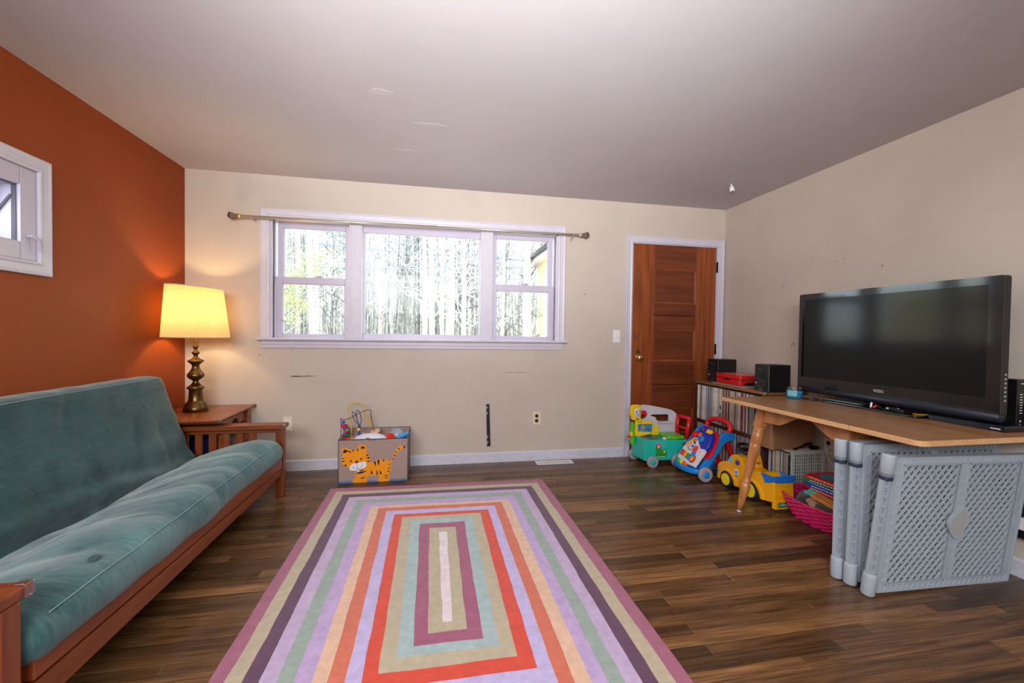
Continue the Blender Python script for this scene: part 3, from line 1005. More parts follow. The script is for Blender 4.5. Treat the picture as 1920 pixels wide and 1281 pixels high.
# ------------------------------------------------------------------ futon sofa
m_fut = wood('mission_oak_futon_frame', (104, 48, 19), (148, 73, 32), stretch=(14, 2, 26), rough=0.32, bump=0.06)
m_futx = wood('mission_oak_futon_arm', (96, 44, 18), (146, 72, 32), stretch=(2, 26, 26), rough=0.3, bump=0.06)
m_futz = wood('mission_oak_futon_post', (100, 46, 18), (152, 76, 34), stretch=(26, 26, 2), rough=0.32, bump=0.06)
m_bolt = M('steel_bolt', (96, 92, 92), 0.35, metal=0.9)
m_guard = glass_pane('clear_corner_guard', (0.9, 0.9, 0.92, 1), 0.22, 0.12)

def cloth(name, c, c_light, weave):
    mt = M(name, c, 0.92, spec=0.15, sheen=0.3)
    nt = mt.node_tree
    bs = nt.nodes['Principled BSDF']
    tc = nt.nodes.new('ShaderNodeTexCoord')
    def noise_n(sc, det, stretch=None, dist=0.0):
        v = tc.outputs['Object']
        if stretch:
            mp = nt.nodes.new('ShaderNodeMapping')
            mp.inputs['Scale'].default_value = stretch
            nt.links.new(v, mp.inputs['Vector'])
            v = mp.outputs['Vector']
        n_ = nt.nodes.new('ShaderNodeTexNoise')
        n_.inputs['Scale'].default_value = sc
        n_.inputs['Detail'].default_value = det
        n_.inputs['Distortion'].default_value = dist
        nt.links.new(v, n_.inputs['Vector'])
        return n_.outputs['Fac']
    a = noise_n(3.2, 6, None, 0.8)
    w_ = noise_n(60, 4, weave)
    ad = nt.nodes.new('ShaderNodeMath')
    ad.operation = 'MULTIPLY_ADD'
    ad.inputs[1].default_value = 0.30
    nt.links.new(w_, ad.inputs[0])
    mu = nt.nodes.new('ShaderNodeMath')
    mu.operation = 'MULTIPLY'
    mu.inputs[1].default_value = 0.75
    nt.links.new(a, mu.inputs[0])
    nt.links.new(mu.outputs[0], ad.inputs[2])
    rp = nt.nodes.new('ShaderNodeValToRGB')
    rp.color_ramp.elements[0].position = 0.34
    rp.color_ramp.elements[1].position = 0.70
    rp.color_ramp.elements[0].color = L(c)
    rp.color_ramp.elements[1].color = L(c_light)
    nt.links.new(ad.outputs[0], rp.inputs['Fac'])
    nt.links.new(rp.outputs['Color'], bs.inputs['Base Color'])
    cr = noise_n(4.5, 4, (1, 1, 1), 0.7)
    sb = nt.nodes.new('ShaderNodeMath')
    sb.operation = 'MULTIPLY_ADD'
    sb.inputs[1].default_value = 0.10
    nt.links.new(w_, sb.inputs[0])
    nt.links.new(cr, sb.inputs[2])
    bp = nt.nodes.new('ShaderNodeBump')
    bp.inputs['Strength'].default_value = 0.45
    bp.inputs['Distance'].default_value = 0.02
    nt.links.new(sb.outputs[0], bp.inputs['Height'])
    nt.links.new(bp.outputs['Normal'], bs.inputs['Normal'])
    return mt
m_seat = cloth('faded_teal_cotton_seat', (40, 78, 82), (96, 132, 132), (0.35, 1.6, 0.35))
m_back = cloth('faded_teal_cotton_back_shaded', (18, 46, 48), (48, 84, 84), (1.2, 0.22, 1.2))  # same teal cotton, darkened because less overhead light reaches the back
m_seam = M('pale_teal_stitching', (136, 170, 168), 0.9)

fu = thing('futon_sofa', 'oak mission futon sofa with faded teal mattress against the orange wall', 'sofa', (0.47, -1.52, 0))
def futon_arm(y_in, y_out, ya, yb):
    s = -1 if y_in > y_out else 1
    ylo, yhi = min(y_in, y_out), max(y_in, y_out)
    yc = (ylo + yhi) / 2
    MB().box(0.842, 0.893, ylo, yhi, 0.0, 0.475).build('leg', m_futz, fu, bevel=0.004)
    MB().box(0.085, 0.136, ylo, yhi, 0.0, 0.475).build('leg', m_futz, fu, bevel=0.004)
    MB().prism(rrect(0.06, 0.908 if ya > -2 else 0.892, ya, yb, 0.008), (0, 0, 0.476), X, Y, Z * 0.03).build('armrest', m_futx, fu, bevel=0.005)
    MB().box(0.136, 0.842, yc - 0.014, yc + 0.014, 0.444, 0.474).build('arm_rail', m_futx, fu, bevel=0.003)
    MB().box(0.136, 0.842, yc - 0.014, yc + 0.014, 0.13, 0.19).build('arm_rail', m_futx, fu, bevel=0.003)
    for k in range(7):
        xx = 0.361 + 0.083 * (k - 2)
        MB().box(xx - 0.021, xx + 0.021, yc - 0.008, yc + 0.008, 0.19, 0.444).build('slat', m_futz, fu, bevel=0.002)
futon_arm(-0.528, -0.58, -0.612, -0.53 + 0.02)
futon_arm(-2.492, -2.545, -2.60, -2.455)
for cx_, cy_ in ((0.905, -0.605), (0.885, -2.470), (0.885, -2.587)):
    MB().prism(rrect(-0.022, 0.012, -0.016, 0.016, 0.006), (cx_, cy_, 0.472), X, Y, Z * 0.039).build('corner_guard', m_guard, fu, bevel=0.006, seg=3, label='clear plastic corner guard')
def rail(y0, y1, x0, x1, za0, za1, zb0, zb1, name, mat):
    # far end y0 heights za*, near end y1 heights zb*
    b = MB().hexa([(x0, y1, zb0), (x1, y1, zb0), (x1, y0, za0), (x0, y0, za0), (x0, y1, zb1), (x1, y1, zb1), (x1, y0, za1), (x0, y0, za1)])
    return b.build(name, mat, fu, bevel=0.004)
rail(-0.592, -2.455, 0.842, 0.890, 0.203, 0.268, 0.242, 0.320, 'seat_rail', m_fut)
rail(-0.585, -2.490, 0.838, 0.884, 0.150, 0.195, 0.155, 0.232, 'base_rail', m_fut)
MB().box(0.10, 0.14, -2.48, -0.585, 0.12, 0.19).build('base_rail', m_fut, fu, bevel=0.004)
for k in range(6):
    yy = -0.75 - 0.3 * k
    MB().hexa([(0.2, yy - 0.03, 0.13), (0.838, yy - 0.03, 0.215), (0.838, yy + 0.03, 0.215), (0.2, yy + 0.03, 0.13), (0.2, yy - 0.03, 0.145), (0.838, yy - 0.03, 0.23), (0.838, yy + 0.03, 0.23), (0.2, yy + 0.03, 0.145)]).build('seat_slat', m_futx, fu)
for bz_ in (0.19, 0.255):
    MB().cyl((0.80, -2.490, bz_), (0.80, -2.478, bz_), 0.012, n=12).cyl((0.86, -2.490, bz_), (0.86, -2.480, bz_), 0.01, n=12).build('bolt', m_bolt, fu)

def mattress(sec, y0, y1, disp, name, mat, ny=120, k=5, endr=0.07):
    S = smooth_loop(sec, k)
    ns = len(S)
    cx_ = sum(p[0] for p in S) / ns
    cz_ = sum(p[1] for p in S) / ns
    # outward normals in the section
    N = []
    for i in range(ns):
        a, c = S[i - 1], S[(i + 1) % ns]
        d_ = Vector((c[0] - a[0], c[1] - a[1]))
        n_ = Vector((d_.y, -d_.x)).normalized()
        N.append(n_)
    if N[0].dot(Vector((S[0][0] - cx_, S[0][1] - cz_))) < 0:
        N = [-q for q in N]
    v, fc = [], []
    ys = []
    for j in range(ny):
        t_ = j / (ny - 1)
        ys.append(y0 + (y1 - y0) * (0.5 - 0.5 * math.cos(math.pi * t_)) if False else y0 + (y1 - y0) * t_)
    for j, yy in enumerate(ys):
        e = min(abs(yy - y0), abs(yy - y1)) / endr
        e = min(1.0, e)
        sh_r = 1 - math.sqrt(max(0.0, 1 - (1 - e) ** 2))
        for i in range(ns):
            p, q = S[i], N[i]
            dd = disp(i / ns, p, yy) * (0.3 + 0.7 * e) - 0.055 * sh_r
            v.append((p[0] + q.x * dd, yy, p[1] + q.y * dd))
    for j in range(ny - 1):
        for i in range(ns):
            a, c = j * ns, (j + 1) * ns
            fc.append((a + i, c + i, c + (i + 1) % ns, a + (i + 1) % ns))
    fc.append(tuple(range(ns)))
    fc.append(tuple((ny - 1) * ns + i for i in range(ns - 1, -1, -1)))
    o = MB().add(v, fc, 0, True).build(name, mat, fu)
    bm = bmesh.new()
    bm.from_mesh(o.data)
    bmesh.ops.recalc_face_normals(bm, faces=bm.faces)
    bm.to_mesh(o.data)
    bm.free()
    return o
SEAT = [(0.24, 0.165), (0.50, 0.205), (0.80, 0.262), (0.872, 0.272), (0.905, 0.295), (0.918, 0.338), (0.905, 0.382), (0.868, 0.412), (0.80, 0.426), (0.71, 0.420), (0.61, 0.396), (0.51, 0.362), (0.43, 0.330), (0.37, 0.305), (0.30, 0.285), (0.235, 0.24), (0.22, 0.195)]
def seat_d(s, p, y):
    top = max(0, min(1, (p[1] - 0.30) / 0.08))
    d_ = 0.012 * nz3(p[0] * 4, y * 2.5, 3.1) + 0.008 * nz3(p[0] * 9, y * 6, 1.0)
    ph = ((-y - 0.66) % 0.29) / 0.29
    bulge = (1 - (2 * ph - 1) ** 2)
    d_ += 0.014 * (bulge - 0.6) * top
    # arched creases over the front roll
    cr = abs(((-y + 0.10 * math.sin((p[0] - 0.5) * 5)) * 6.2 + 0.7 * nz3(p[0] * 3, y * 3)) % 1.0 - 0.5)
    d_ -= 0.005 * max(0, 1 - cr / 0.10) * top
    if p[0] < 0.62 and p[1] > 0.27:
        d_ += 0.012 * math.sin((y * 9 + p[0] * 30) + 3 * nz3(p[0] * 5, y * 3)) * max(0, (0.62 - p[0]) / 0.3)
    return d_
mattress(SEAT, -0.625, -2.482, seat_d, 'seat_mattress', m_seat)
BACK = [(0.37, 0.27), (0.385, 0.315), (0.352, 0.40), (0.312, 0.50), (0.272, 0.62), (0.236, 0.74), (0.214, 0.81), (0.196, 0.838), (0.15, 0.850), (0.095, 0.848), (0.062, 0.826), (0.068, 0.76), (0.105, 0.64), (0.15, 0.50), (0.20, 0.36), (0.25, 0.26), (0.31, 0.245)]
def back_d(s, p, y):
    d_ = 0.010 * nz3(p[1] * 4, y * 2.2, 7.7) + 0.005 * nz3(p[1] * 10, y * 7, 2.0)
    if p[0] > 0.2:
        low = max(0, min(1, (0.56 - p[1]) / 0.25))
        d_ += 0.020 * low * math.sin((p[1] * 48 + y * 2.6) + 3.0 * nz3(p[1] * 3, y * 1.6))
        cr = abs(((p[1] * 1.6 - y * 0.9) * 3 + 0.8 * nz3(p[1] * 4, y * 3, 9)) % 1.0 - 0.5)
        d_ -= 0.006 * max(0, 1 - cr / 0.12)
    return d_
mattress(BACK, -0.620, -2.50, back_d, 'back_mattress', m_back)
def seam(pts, name='seam'):
    MB().tube(smooth_loop(pts, 4, closed=False), 0.0018, 5).build(name, m_seam, fu)
def seat_line(px_, pz_, y0, y1, off=0.0, n=30, fn=seat_d):
    return [(px_ + 0.6 * (fn(0, (px_, pz_), y0 + (y1 - y0) * i / n) + off), y0 + (y1 - y0) * i / n, pz_ + 0.75 * (fn(0, (px_, pz_), y0 + (y1 - y0) * i / n) + off)) for i in range(n + 1)]
seam(seat_line(0.893, 0.397, -0.70, -2.41, 0.003))
seam([(p[0], p[1], p[2]) for p in seat_line(0.200, 0.835, -0.68, -2.42, 0.004, 30, back_d)])
MB().prism(smooth_loop(blob(0, 0, 0.011, 0.020, 41, rough=0.2), 2), (0.845, -2.19, 0.4255), Vector((1, 0, -0.35)), Y, Z * 0.002).build('stain', M('dark_stain', (60, 84, 90), 0.95), fu)

# ------------------------------------------------------------------ end table and lamp
m_et = wood('end_table_cherry', (136, 70, 34), (158, 86, 46), stretch=(1.2, 14, 14), rough=0.25, bump=0.0, dist=0.05)
et = thing('end_table', 'reddish wooden end table with clear corner guards behind the futon arm', 'side table', (0.27, -0.32, 0))
b = MB()
zt_ = 0.556
top = [(0.03, -0.655), (0.53, -0.655), (0.515, -0.03), (0.03, -0.03)]
low = [(0.045, -0.63), (0.505, -0.63), (0.49, -0.045), (0.045, -0.045)]
b.hexa([(p[0], p[1], zt_ - 0.03) for p in low] + [(p[0], p[1], zt_ - 0.012) for p in top])
b.hexa([(p[0], p[1], zt_ - 0.012) for p in top] + [(p[0], p[1], zt_) for p in top])
b.build('tabletop', m_et, et, bevel=0.003)
prof = [(0.026, 0.0), (0.026, 0.06), (0.016, 0.08), (0.026, 0.11), (0.03, 0.2), (0.018, 0.26), (0.03, 0.29), (0.03, 0.31), (0.018, 0.33), (0.028, 0.37), (0.02, 0.395), (0.026, 0.40)]
for lx, ly in ((0.075, -0.48), (0.455, -0.48), (0.075, -0.08), (0.462, -0.085)):
    MB().lathe(prof, (lx, ly, 0), 14).box(lx - 0.024, lx + 0.024, ly - 0.024, ly + 0.024, 0.40, zt_ - 0.03).build('leg', m_et, et)
for q in ((0.10, 0.435, -0.49, -0.47), (0.10, 0.435, -0.095, -0.075)):
    MB().box(q[0], q[1], q[2], q[3], 0.45, zt_ - 0.03).build('apron', m_et, et)
MB().cut([[(-0.46, 0.45), (-0.46, zt_ - 0.03), (-0.105, zt_ - 0.03), (-0.105, 0.45), (-0.2, 0.45)] + [(-0.28 + 0.06 * math.cos(t_), 0.45 + 0.045 * math.sin(t_)) for t_ in [i * math.pi / 8 for i in range(9)]] + [(-0.36, 0.45)]], (0.452, 0, 0), Y, Z, X * 0.018).build('apron', m_et, et)
for cx_, cy_ in ((0.53, -0.65), (0.515, -0.035)):
    MB().prism(rrect(-0.018, 0.012, -0.012, 0.012, 0.005), (cx_ - 0.004, cy_, zt_ - 0.026), X, Y, Z * 0.032).build('corner_guard', m_guard, et, bevel=0.005, seg=3, label='clear plastic corner guard')
bg = thing('storage_bag', 'dark blue cloth bag stored under the end table', 'bag', (0.26, -0.27, 0))
def bag(a, c):
    th, ph = 2 * math.pi * a, math.pi * c
    k_ = 1 + 0.08 * nz3(3 * math.cos(th), 3 * math.sin(th), 4 * c)
    return (0.26 + 0.13 * k_ * math.cos(th) * math.sin(ph) ** 0.5, -0.27 + 0.14 * k_ * math.sin(th) * math.sin(ph) ** 0.5, 0.19 - 0.19 * math.cos(ph))
MB().grid(bag, 20, 12, cu=True).build('bag_body', M('navy_cloth', (22, 34, 92), 0.9), bg)
MB().tube([(0.2, -0.27, 0.36), (0.22, -0.28, 0.40), (0.29, -0.28, 0.40), (0.32, -0.27, 0.36)], 0.008, 6).build('handle', M('navy_cloth', (22, 34, 92)), bg)

lx, ly = 0.217, -0.295
lp = thing('table_lamp', 'lit brass table lamp with pleated drum shade on the end table', 'lamp', (lx, ly, zt_))
m_ab = M('antique_brass', (112, 88, 52), 0.33, metal=0.95, var=0.3, vscale=18)
PR = [(755, 62), (735, 62), (730, 60), (724, 55), (714, 52), (708, 46), (703, 40), (698, 37), (645, 33), (640, 36), (637, 44), (629, 44), (624, 36), (616, 25), (602, 14), (594, 16), (586, 30), (578, 40), (569, 44), (560, 42), (550, 32), (538, 24), (524, 18), (516, 19), (508, 26), (500, 36), (495, 42), (491, 40), (485, 26), (476, 14), (465, 10), (458, 16), (454, 20), (449, 21), (444, 14), (438, 9), (430, 8), (424, 13), (418, 15), (412, 12), (406, 8), (398, 7), (372, 6)]
prof = [(hw * 0.00122, (755 - y_) * 0.00139) for y_, hw in PR]
i_mid = 13
MB().lathe(prof[:i_mid + 1], (lx, ly, zt_ + 0.0005), 28).build('lamp_base', m_ab, lp)
MB().lathe(prof[i_mid:], (lx, ly, zt_ + 0.0005), 28, caps=True).build('lamp_stem', m_ab, lp)
# pleated shade: thin translucent cloth
msh = bpy.data.materials.new('cream_pleated_shade')
msh.use_nodes = True
nt = msh.node_tree
nt.nodes.remove(nt.nodes['Principled BSDF'])
df = nt.nodes.new('ShaderNodeBsdfDiffuse')
df.inputs[0].default_value = L((206, 192, 156))
tl = nt.nodes.new('ShaderNodeBsdfTranslucent')
tl.inputs[0].default_value = L((196, 170, 118))
mx = nt.nodes.new('ShaderNodeMixShader')
mx.inputs[0].default_value = 0.42
nt.links.new(df.outputs[0], mx.inputs[1])
nt.links.new(tl.outputs[0], mx.inputs[2])
nt.links.new(mx.outputs[0], nt.nodes['Material Output'].inputs[0])
sb, st = 1.092, 1.452
def shade(a, c):
    k_ = 1 + 0.009 * (1 if int(round(a * 220)) % 2 else -1)
    rr = (0.203 + (0.170 - 0.203) * c) * k_
    tl_ = 0.02 * c
    return (lx + 0.004 + rr * math.cos(2 * math.pi * a) - tl_ * 0.5, ly + rr * math.sin(2 * math.pi * a), sb + (st - sb) * c - 0.012 * math.cos(2 * math.pi * a) * c)
MB().grid(shade, 220, 2, cu=True, smooth=False).build('lamp_shade', msh, lp)
m_trim = M('shade_trim_band', (214, 196, 160), 0.8)
for c in (0.0, 1.0):
    MB().tube([shade(i / 48 + 0.00001, c) for i in range(48)], 0.004, 6, closed=True).build('shade_trim', m_trim, lp)
b = MB()
for i in range(3):
    a = 2 * math.pi * i / 3 + 0.4
    p = shade(a / (2 * math.pi), 1.0)
    b.tube([(lx, ly, 1.40), p], 0.0025, 5)
b.lathe([(0.012, 1.39), (0.012, 1.405), (0.006, 1.42), (0.006, 1.43), (0.0, 1.436)], (lx, ly, 0), 10)
b.tube([(lx - 0.008, ly, 1.09), (lx - 0.055, ly, 1.16), (lx - 0.055, ly, 1.32), (lx - 0.008, ly, 1.395)], 0.002, 5)
b.tube([(lx + 0.008, ly, 1.09), (lx + 0.055, ly, 1.16), (lx + 0.055, ly, 1.32), (lx + 0.008, ly, 1.395)], 0.002, 5)
b.build('shade_harp', m_ab, lp)
MB().lathe([(0.016, 1.10), (0.018, 1.15)], (lx, ly, 0), 12).build('bulb_socket', m_ab, lp)
MB().lathe([(0.013, 1.15), (0.015, 1.17), (0.030, 1.21), (0.030, 1.235), (0.018, 1.26), (0.0, 1.266)], (lx, ly, 0), 16).build('bulb', M('lit_bulb', (255, 214, 150), 0.5, emit=30), lp)
light('lamp_bulb', 'POINT', (lx, ly, 1.29), (lx, ly, 0), 9, (1.0, 0.69, 0.32), shadow_soft_size=0.03)

# ------------------------------------------------------------------ toy box with tiger picture, toys inside
m_lin = M('taupe_linen', (166, 142, 134), 0.9, var=0.10, vscale=60, bump=0.25, bscale=300)
m_pipe = M('dark_grey_piping', (82, 74, 78), 0.8)
m_tig = M('tiger_orange_felt', (240, 152, 18), 0.85)
m_str = M('tiger_brown_stripe', (54, 24, 12), 0.85)
m_wf = M('tiger_white_felt', (232, 232, 238), 0.85)
m_grs = M('blue_printed_grass', (84, 122, 172), 0.85)
tb = thing('toy_box', 'taupe fabric toy box with an orange tiger picture on its front', 'toy box', (1.465, -0.22, 0))
bx0, bx1, by0, by1, bh = 1.212, 1.718, -0.385, -0.055, 0.333
MB().box(bx0, bx1, by0, by0 + 0.008, 0.001, bh).build('front_panel', m_lin, tb)
MB().box(bx0, bx1, by1 - 0.008, by1, 0.001, bh + 0.014).build('back_panel', m_lin, tb)
MB().box(bx0, bx0 + 0.008, by0 + 0.008, by1 - 0.008, 0.001, bh).build('side_panel', m_lin, tb)
MB().box(bx1 - 0.008, bx1, by0 + 0.008, by1 - 0.008, 0.001, bh).build('side_panel', m_lin, tb)
MB().box(bx0 + 0.008, bx1 - 0.008, by0 + 0.008, by1 - 0.008, 0.001, 0.008).build('bottom_panel', m_lin, tb)
b = MB()
b.tube([(bx0, by0, bh), (bx1, by0, bh), (bx1, by1, bh + 0.014), (bx0, by1, bh + 0.014)], 0.004, 6, closed=True)
for q in ((bx0, by0, bh), (bx1, by0, bh), (bx1, by1, bh), (bx0, by1, bh)):
    b.tube([(q[0], q[1], 0.004), q], 0.003, 6)
b.tube([(bx0, by0, 0.004), (bx1, by0, 0.004), (bx1, by1, 0.004), (bx0, by1, 0.004)], 0.003, 6, closed=True)
b.build('piping', m_pipe, tb)
def uv(p):
    x_, y_ = p
    u_ = (x_ - 212 - (645 - y_) * 0.012) / 775
    yb_, yt_ = 1150 - 45 * u_, 645 - 35 * u_
    return (bx0 + u_ * (bx1 - bx0), (yb_ - y_) / (yb_ - yt_) * bh)
def felt(name, mat, loops, lift, sm=True):
    b = MB()
    for lp_ in loops:
        P = [uv(p) for p in lp_]
        if sm and len(P) > 4:
            P = smooth_loop(P, 3)
        b.cut([P], (0, by0 - lift, 0), X, Z, -Y * 0.0006)
    return b.build(name, mat, tb)
felt('printed_grass', m_grs, [[(207, 1150), (207, 1118), (230, 1112), (260, 1120), (300, 1108), (350, 1114), (420, 1106), (500, 1112), (560, 1098), (640, 1104), (700, 1094), (780, 1092), (830, 1080), (870, 1088), (930, 1074), (985, 1078), (985, 1108), (600, 1128)]], 0.0002, False)
felt('tiger_body', m_tig, [[(380, 1135), (365, 1110), (395, 1060), (400, 990), (330, 960), (270, 935), (242, 885), (248, 840), (262, 800), (240, 765), (260, 735), (300, 728), (335, 750), (380, 745), (425, 745), (428, 705), (470, 688), (510, 700), (522, 745), (512, 775), (545, 800), (560, 850), (550, 895), (620, 880), (690, 858), (740, 862), (790, 878), (840, 770), (875, 715), (915, 695), (950, 700), (955, 722), (920, 738), (890, 748), (860, 790), (820, 860), (790, 900), (795, 960), (775, 1010), (770, 1110), (740, 1125), (660, 1120), (645, 1100), (660, 1035), (600, 1045), (530, 1050), (520, 1120), (500, 1140), (440, 1142)]], 0.0006)
felt('tiger_face', m_wf, [[(335, 985), (332, 955), (350, 925), (390, 905), (450, 895), (500, 885), (518, 915), (510, 945), (470, 970), (420, 990), (370, 990)], [(410, 985), (440, 975), (442, 1018), (425, 1010)]], 0.0014)
ST = [[(265, 795), (262, 765), (285, 748), (320, 765), (345, 770), (348, 795), (320, 772), (290, 785)], [(360, 752), (382, 752), (376, 782)], [(412, 748), (436, 742), (420, 775)], [(455, 740), (462, 715), (490, 710), (506, 735), (480, 738)], [(508, 815), (546, 792), (535, 822)], [(510, 845), (556, 830), (552, 855)], [(515, 880), (552, 872), (545, 892)], [(246, 850), (288, 852), (250, 862)], [(246, 880), (290, 884), (252, 898)], [(270, 930), (305, 915), (290, 945)], [(598, 885), (622, 882), (624, 940), (610, 920)], [(638, 872), (664, 862), (660, 930), (648, 915)], [(700, 862), (722, 858), (708, 890)], [(570, 975), (590, 1030), (566, 1030)], [(632, 972), (648, 1028), (628, 1032)], [(666, 975), (690, 1022), (668, 1030)], [(440, 1000), (530, 992), (470, 1020), (398, 1030)], [(440, 980), (500, 975), (460, 992)], [(445, 1075), (512, 1060), (470, 1085)], [(700, 1045), (765, 1035), (740, 1050)], [(720, 1068), (768, 1058), (740, 1074)], [(760, 915), (792, 905), (775, 922)], [(755, 960), (790, 950), (770, 968)], [(745, 990), (784, 985), (765, 1000)], [(805, 840), (830, 850), (815, 862)], [(820, 800), (850, 810), (840, 825)], [(838, 760), (862, 772), (852, 785)], [(872, 715), (900, 738), (880, 745)], [(925, 700), (952, 700), (956, 720), (928, 735), (940, 715)], [(388, 890), (405, 878), (432, 880), (428, 898), (408, 908)]]
felt('tiger_stripe', m_str, ST, 0.0014, False)
b = MB()
for e in ((345, 882), (460, 856)):
    c = uv(e)
    b.prism(ellipse(c[0], c[1], 0.007, 0.007, 12), (0, by0 - 0.0016, 0), X, Z, -Y * 0.0008)
b.build('tiger_eye', m_str, tb)
b = MB()
b.tube([(*uv(p),) for p in ()] or [Vector((uv(p)[0], by0 - 0.0026, uv(p)[1])) for p in ((362, 942), (378, 962), (400, 968), (420, 960), (440, 966), (464, 950), (475, 915))], 0.0012, 5)
b.tube([Vector((uv(p)[0], by0 - 0.0026, uv(p)[1])) for p in ((412, 905), (420, 960))], 0.0012, 5)
b.build('tiger_mouth', m_str, tb)
MB().prism(rrect(1.425, 1.485, bh - 0.014, bh - 0.003, 0.002), (0, by0, 0), X, Z, -Y * 0.0008).build('label_tab', M('tan_tab', (150, 124, 110), 0.8), tb)

m_y = M('yellow_wire', (214, 186, 92), 0.4)
m_rw = M('dark_red_wire', (110, 24, 40), 0.4)
m_bw = M('dark_blue_wire', (18, 44, 92), 0.4)
m_pale = M('pale_birch', (218, 186, 150), 0.5)
bead_c = dict(b=M('bead_blue', (24, 90, 214), 0.3), r=M('bead_red', (214, 30, 30), 0.3), o=M('bead_orange', (232, 70, 36), 0.3), t=M('bead_teal', (90, 196, 180), 0.3), g=M('bead_green', (22, 110, 50), 0.3), y=M('bead_yellow', (236, 214, 30), 0.3), p=M('bead_violet', (58, 52, 170), 0.3), d=M('bead_darkred', (140, 20, 36), 0.3))
bz = thing('bead_maze', 'bead maze toy with looping wires sticking out of the tiger box', 'toy', (1.32, -0.22, 0.29))
def yz(pts, y0, y1=None):
    n_ = len(pts)
    y1 = y0 if y1 is None else y1
    return [(p[0], y0 + (y1 - y0) * i / max(1, n_ - 1), p[1]) for i, p in enumerate(pts)]
def wire(name, mat, pts, rad, y0, y1=None):
    MB().tube(smooth_loop(yz(pts, y0, y1), 4, closed=False), rad, 6).build(name, mat, bz)
wire('wire', m_y, [(1.262, 0.29), (1.266, 0.375), (1.251, 0.455), (1.239, 0.511), (1.246, 0.551), (1.272, 0.576), (1.303, 0.582), (1.333, 0.573), (1.36, 0.545), (1.375, 0.492), (1.381, 0.444), (1.387, 0.412), (1.399, 0.392), (1.408, 0.411), (1.406, 0.452), (1.394, 0.492)], 0.005, -0.17)
wire('wire', m_rw, [(1.196, 0.30), (1.197, 0.44), (1.193, 0.469), (1.200, 0.455), (1.228, 0.454), (1.266, 0.465), (1.303, 0.486), (1.348, 0.509), (1.386, 0.524), (1.417, 0.526), (1.423, 0.515), (1.421, 0.491), (1.427, 0.451), (1.437, 0.411), (1.446, 0.362)], 0.0028, -0.22)
wire('wire', m_y, [(1.421, 0.423), (1.445, 0.378), (1.446, 0.345)], 0.004, -0.205)
wire('wire', m_bw, [(1.332, 0.405), (1.311, 0.43), (1.288, 0.47), (1.28, 0.498), (1.286, 0.514), (1.299, 0.502), (1.315, 0.462), (1.33, 0.414)], 0.0028, -0.22)
wire('wire', m_bw, [(1.326, 0.414), (1.311, 0.462), (1.307, 0.494), (1.318, 0.524), (1.333, 0.505), (1.345, 0.461), (1.343, 0.421), (1.336, 0.405), (1.335, 0.31)], 0.0028, -0.20)
for (bx_, bz_), kind, col in zip([(1.204, 0.435), (1.208, 0.407), (1.214, 0.385), (1.217, 0.362), (1.22, 0.335), (1.227, 0.312), (1.242, 0.398), (1.244, 0.374), (1.253, 0.352), (1.252, 0.33), (1.252, 0.308), (1.336, 0.399), (1.331, 0.374), (1.334, 0.345)], 'scbsbcksbcbssk', 'brbobrdtdgrpyp'):
    xo = 0.012 if bx_ < 1.23 else 0.0
    c = (bx_ + xo, -0.225, bz_)
    b = MB()
    if kind == 's':
        b.ball(c, 0.013, 12)
    elif kind == 'c':
        b.box(c[0] - 0.016, c[0] + 0.016, c[1] - 0.014, c[1] + 0.014, c[2] - 0.012, c[2] + 0.012)
    elif kind == 'k':
        b.lathe([(0.013, -0.013), (0.013, -0.004), (0.003, 0.018)], c, 12)
    else:
        b.lathe([(0.010, -0.011), (0.015, -0.005), (0.015, 0.005), (0.010, 0.011)], c, 12)
    b.build('bead', bead_c[col], bz)
MB().lathe([(0.034, -0.009), (0.037, -0.003), (0.037, 0.006), (0.033, 0.009)], (1.456, -0.205, 0.352), 22, (-0.18, -0.35, 1)).build('wooden_disc', m_pale, bz)
MB().lathe([(0.036, -0.010), (0.040, -0.003), (0.040, 0.006), (0.036, 0.010)], (1.346, -0.225, 0.322), 22, (-0.25, -0.3, 1)).build('wooden_disc', m_pale, bz)
MB().lathe([(0.075, -0.012), (0.08, 0), (0.075, 0.008)], (1.285, -0.225, 0.298), 26, (-0.1, 0, 1)).build('wooden_base', m_pale, bz)
wt = thing('white_activity_toy', 'rounded white plastic toy with orange scalloped end in the tiger box', 'toy', (1.43, -0.28, 0.26))
MB().ball((1.43, -0.285, 0.295), (0.135, 0.07, 0.062), 20).build('toy_body', M('glossy_white_plastic', (226, 228, 244), 0.25), wt)
for i, cc in enumerate('roy'):
    MB().box(1.405 + 0.012 * i, 1.413 + 0.012 * i, -0.350, -0.338, 0.320, 0.336).build('sticker', bead_c[cc], wt)
MB().prism([(0.028 * (1 + 0.16 * math.cos(7 * t_)) * math.cos(t_), 0.028 * (1 + 0.16 * math.cos(7 * t_)) * math.sin(t_)) for t_ in [2 * math.pi * i / 42 for i in range(42)]], (1.565, -0.27, 0.326), Vector((0.85, 0.5, 0)), Z, Vector((0.25, -0.45, 0)) * 0.08).build('scalloped_end', bead_c['o'], wt)
ct = thing('clear_tub', 'clear rounded plastic tub lying in the tiger box', 'tub', (1.62, -0.2, 0.27))
m_clear = M('frosted_clear_plastic', (206, 220, 240), 0.2, trans=0.5, spec=0.6)
rot_ = Matrix.Rotation(R(-14), 3, 'Y')
MB().ball((1.618, -0.20, 0.315), (0.066, 0.06, 0.058), 18, rot=rot_).build('tub_body', m_clear, ct)
MB().tube([(1.618 + rot_[0][0] * 0.068 * math.cos(t_), -0.20 + 0.062 * math.sin(t_), 0.322 + 0.016 * math.cos(t_)) for t_ in [2 * math.pi * i / 24 for i in range(24)]], 0.003, 5, closed=True).build('tub_rim', m_clear, ct)
bl = thing('blue_toy_paddle', 'bright blue toy paddle poking over the right rim of the tiger box', 'toy', (1.67, -0.24, 0.3))
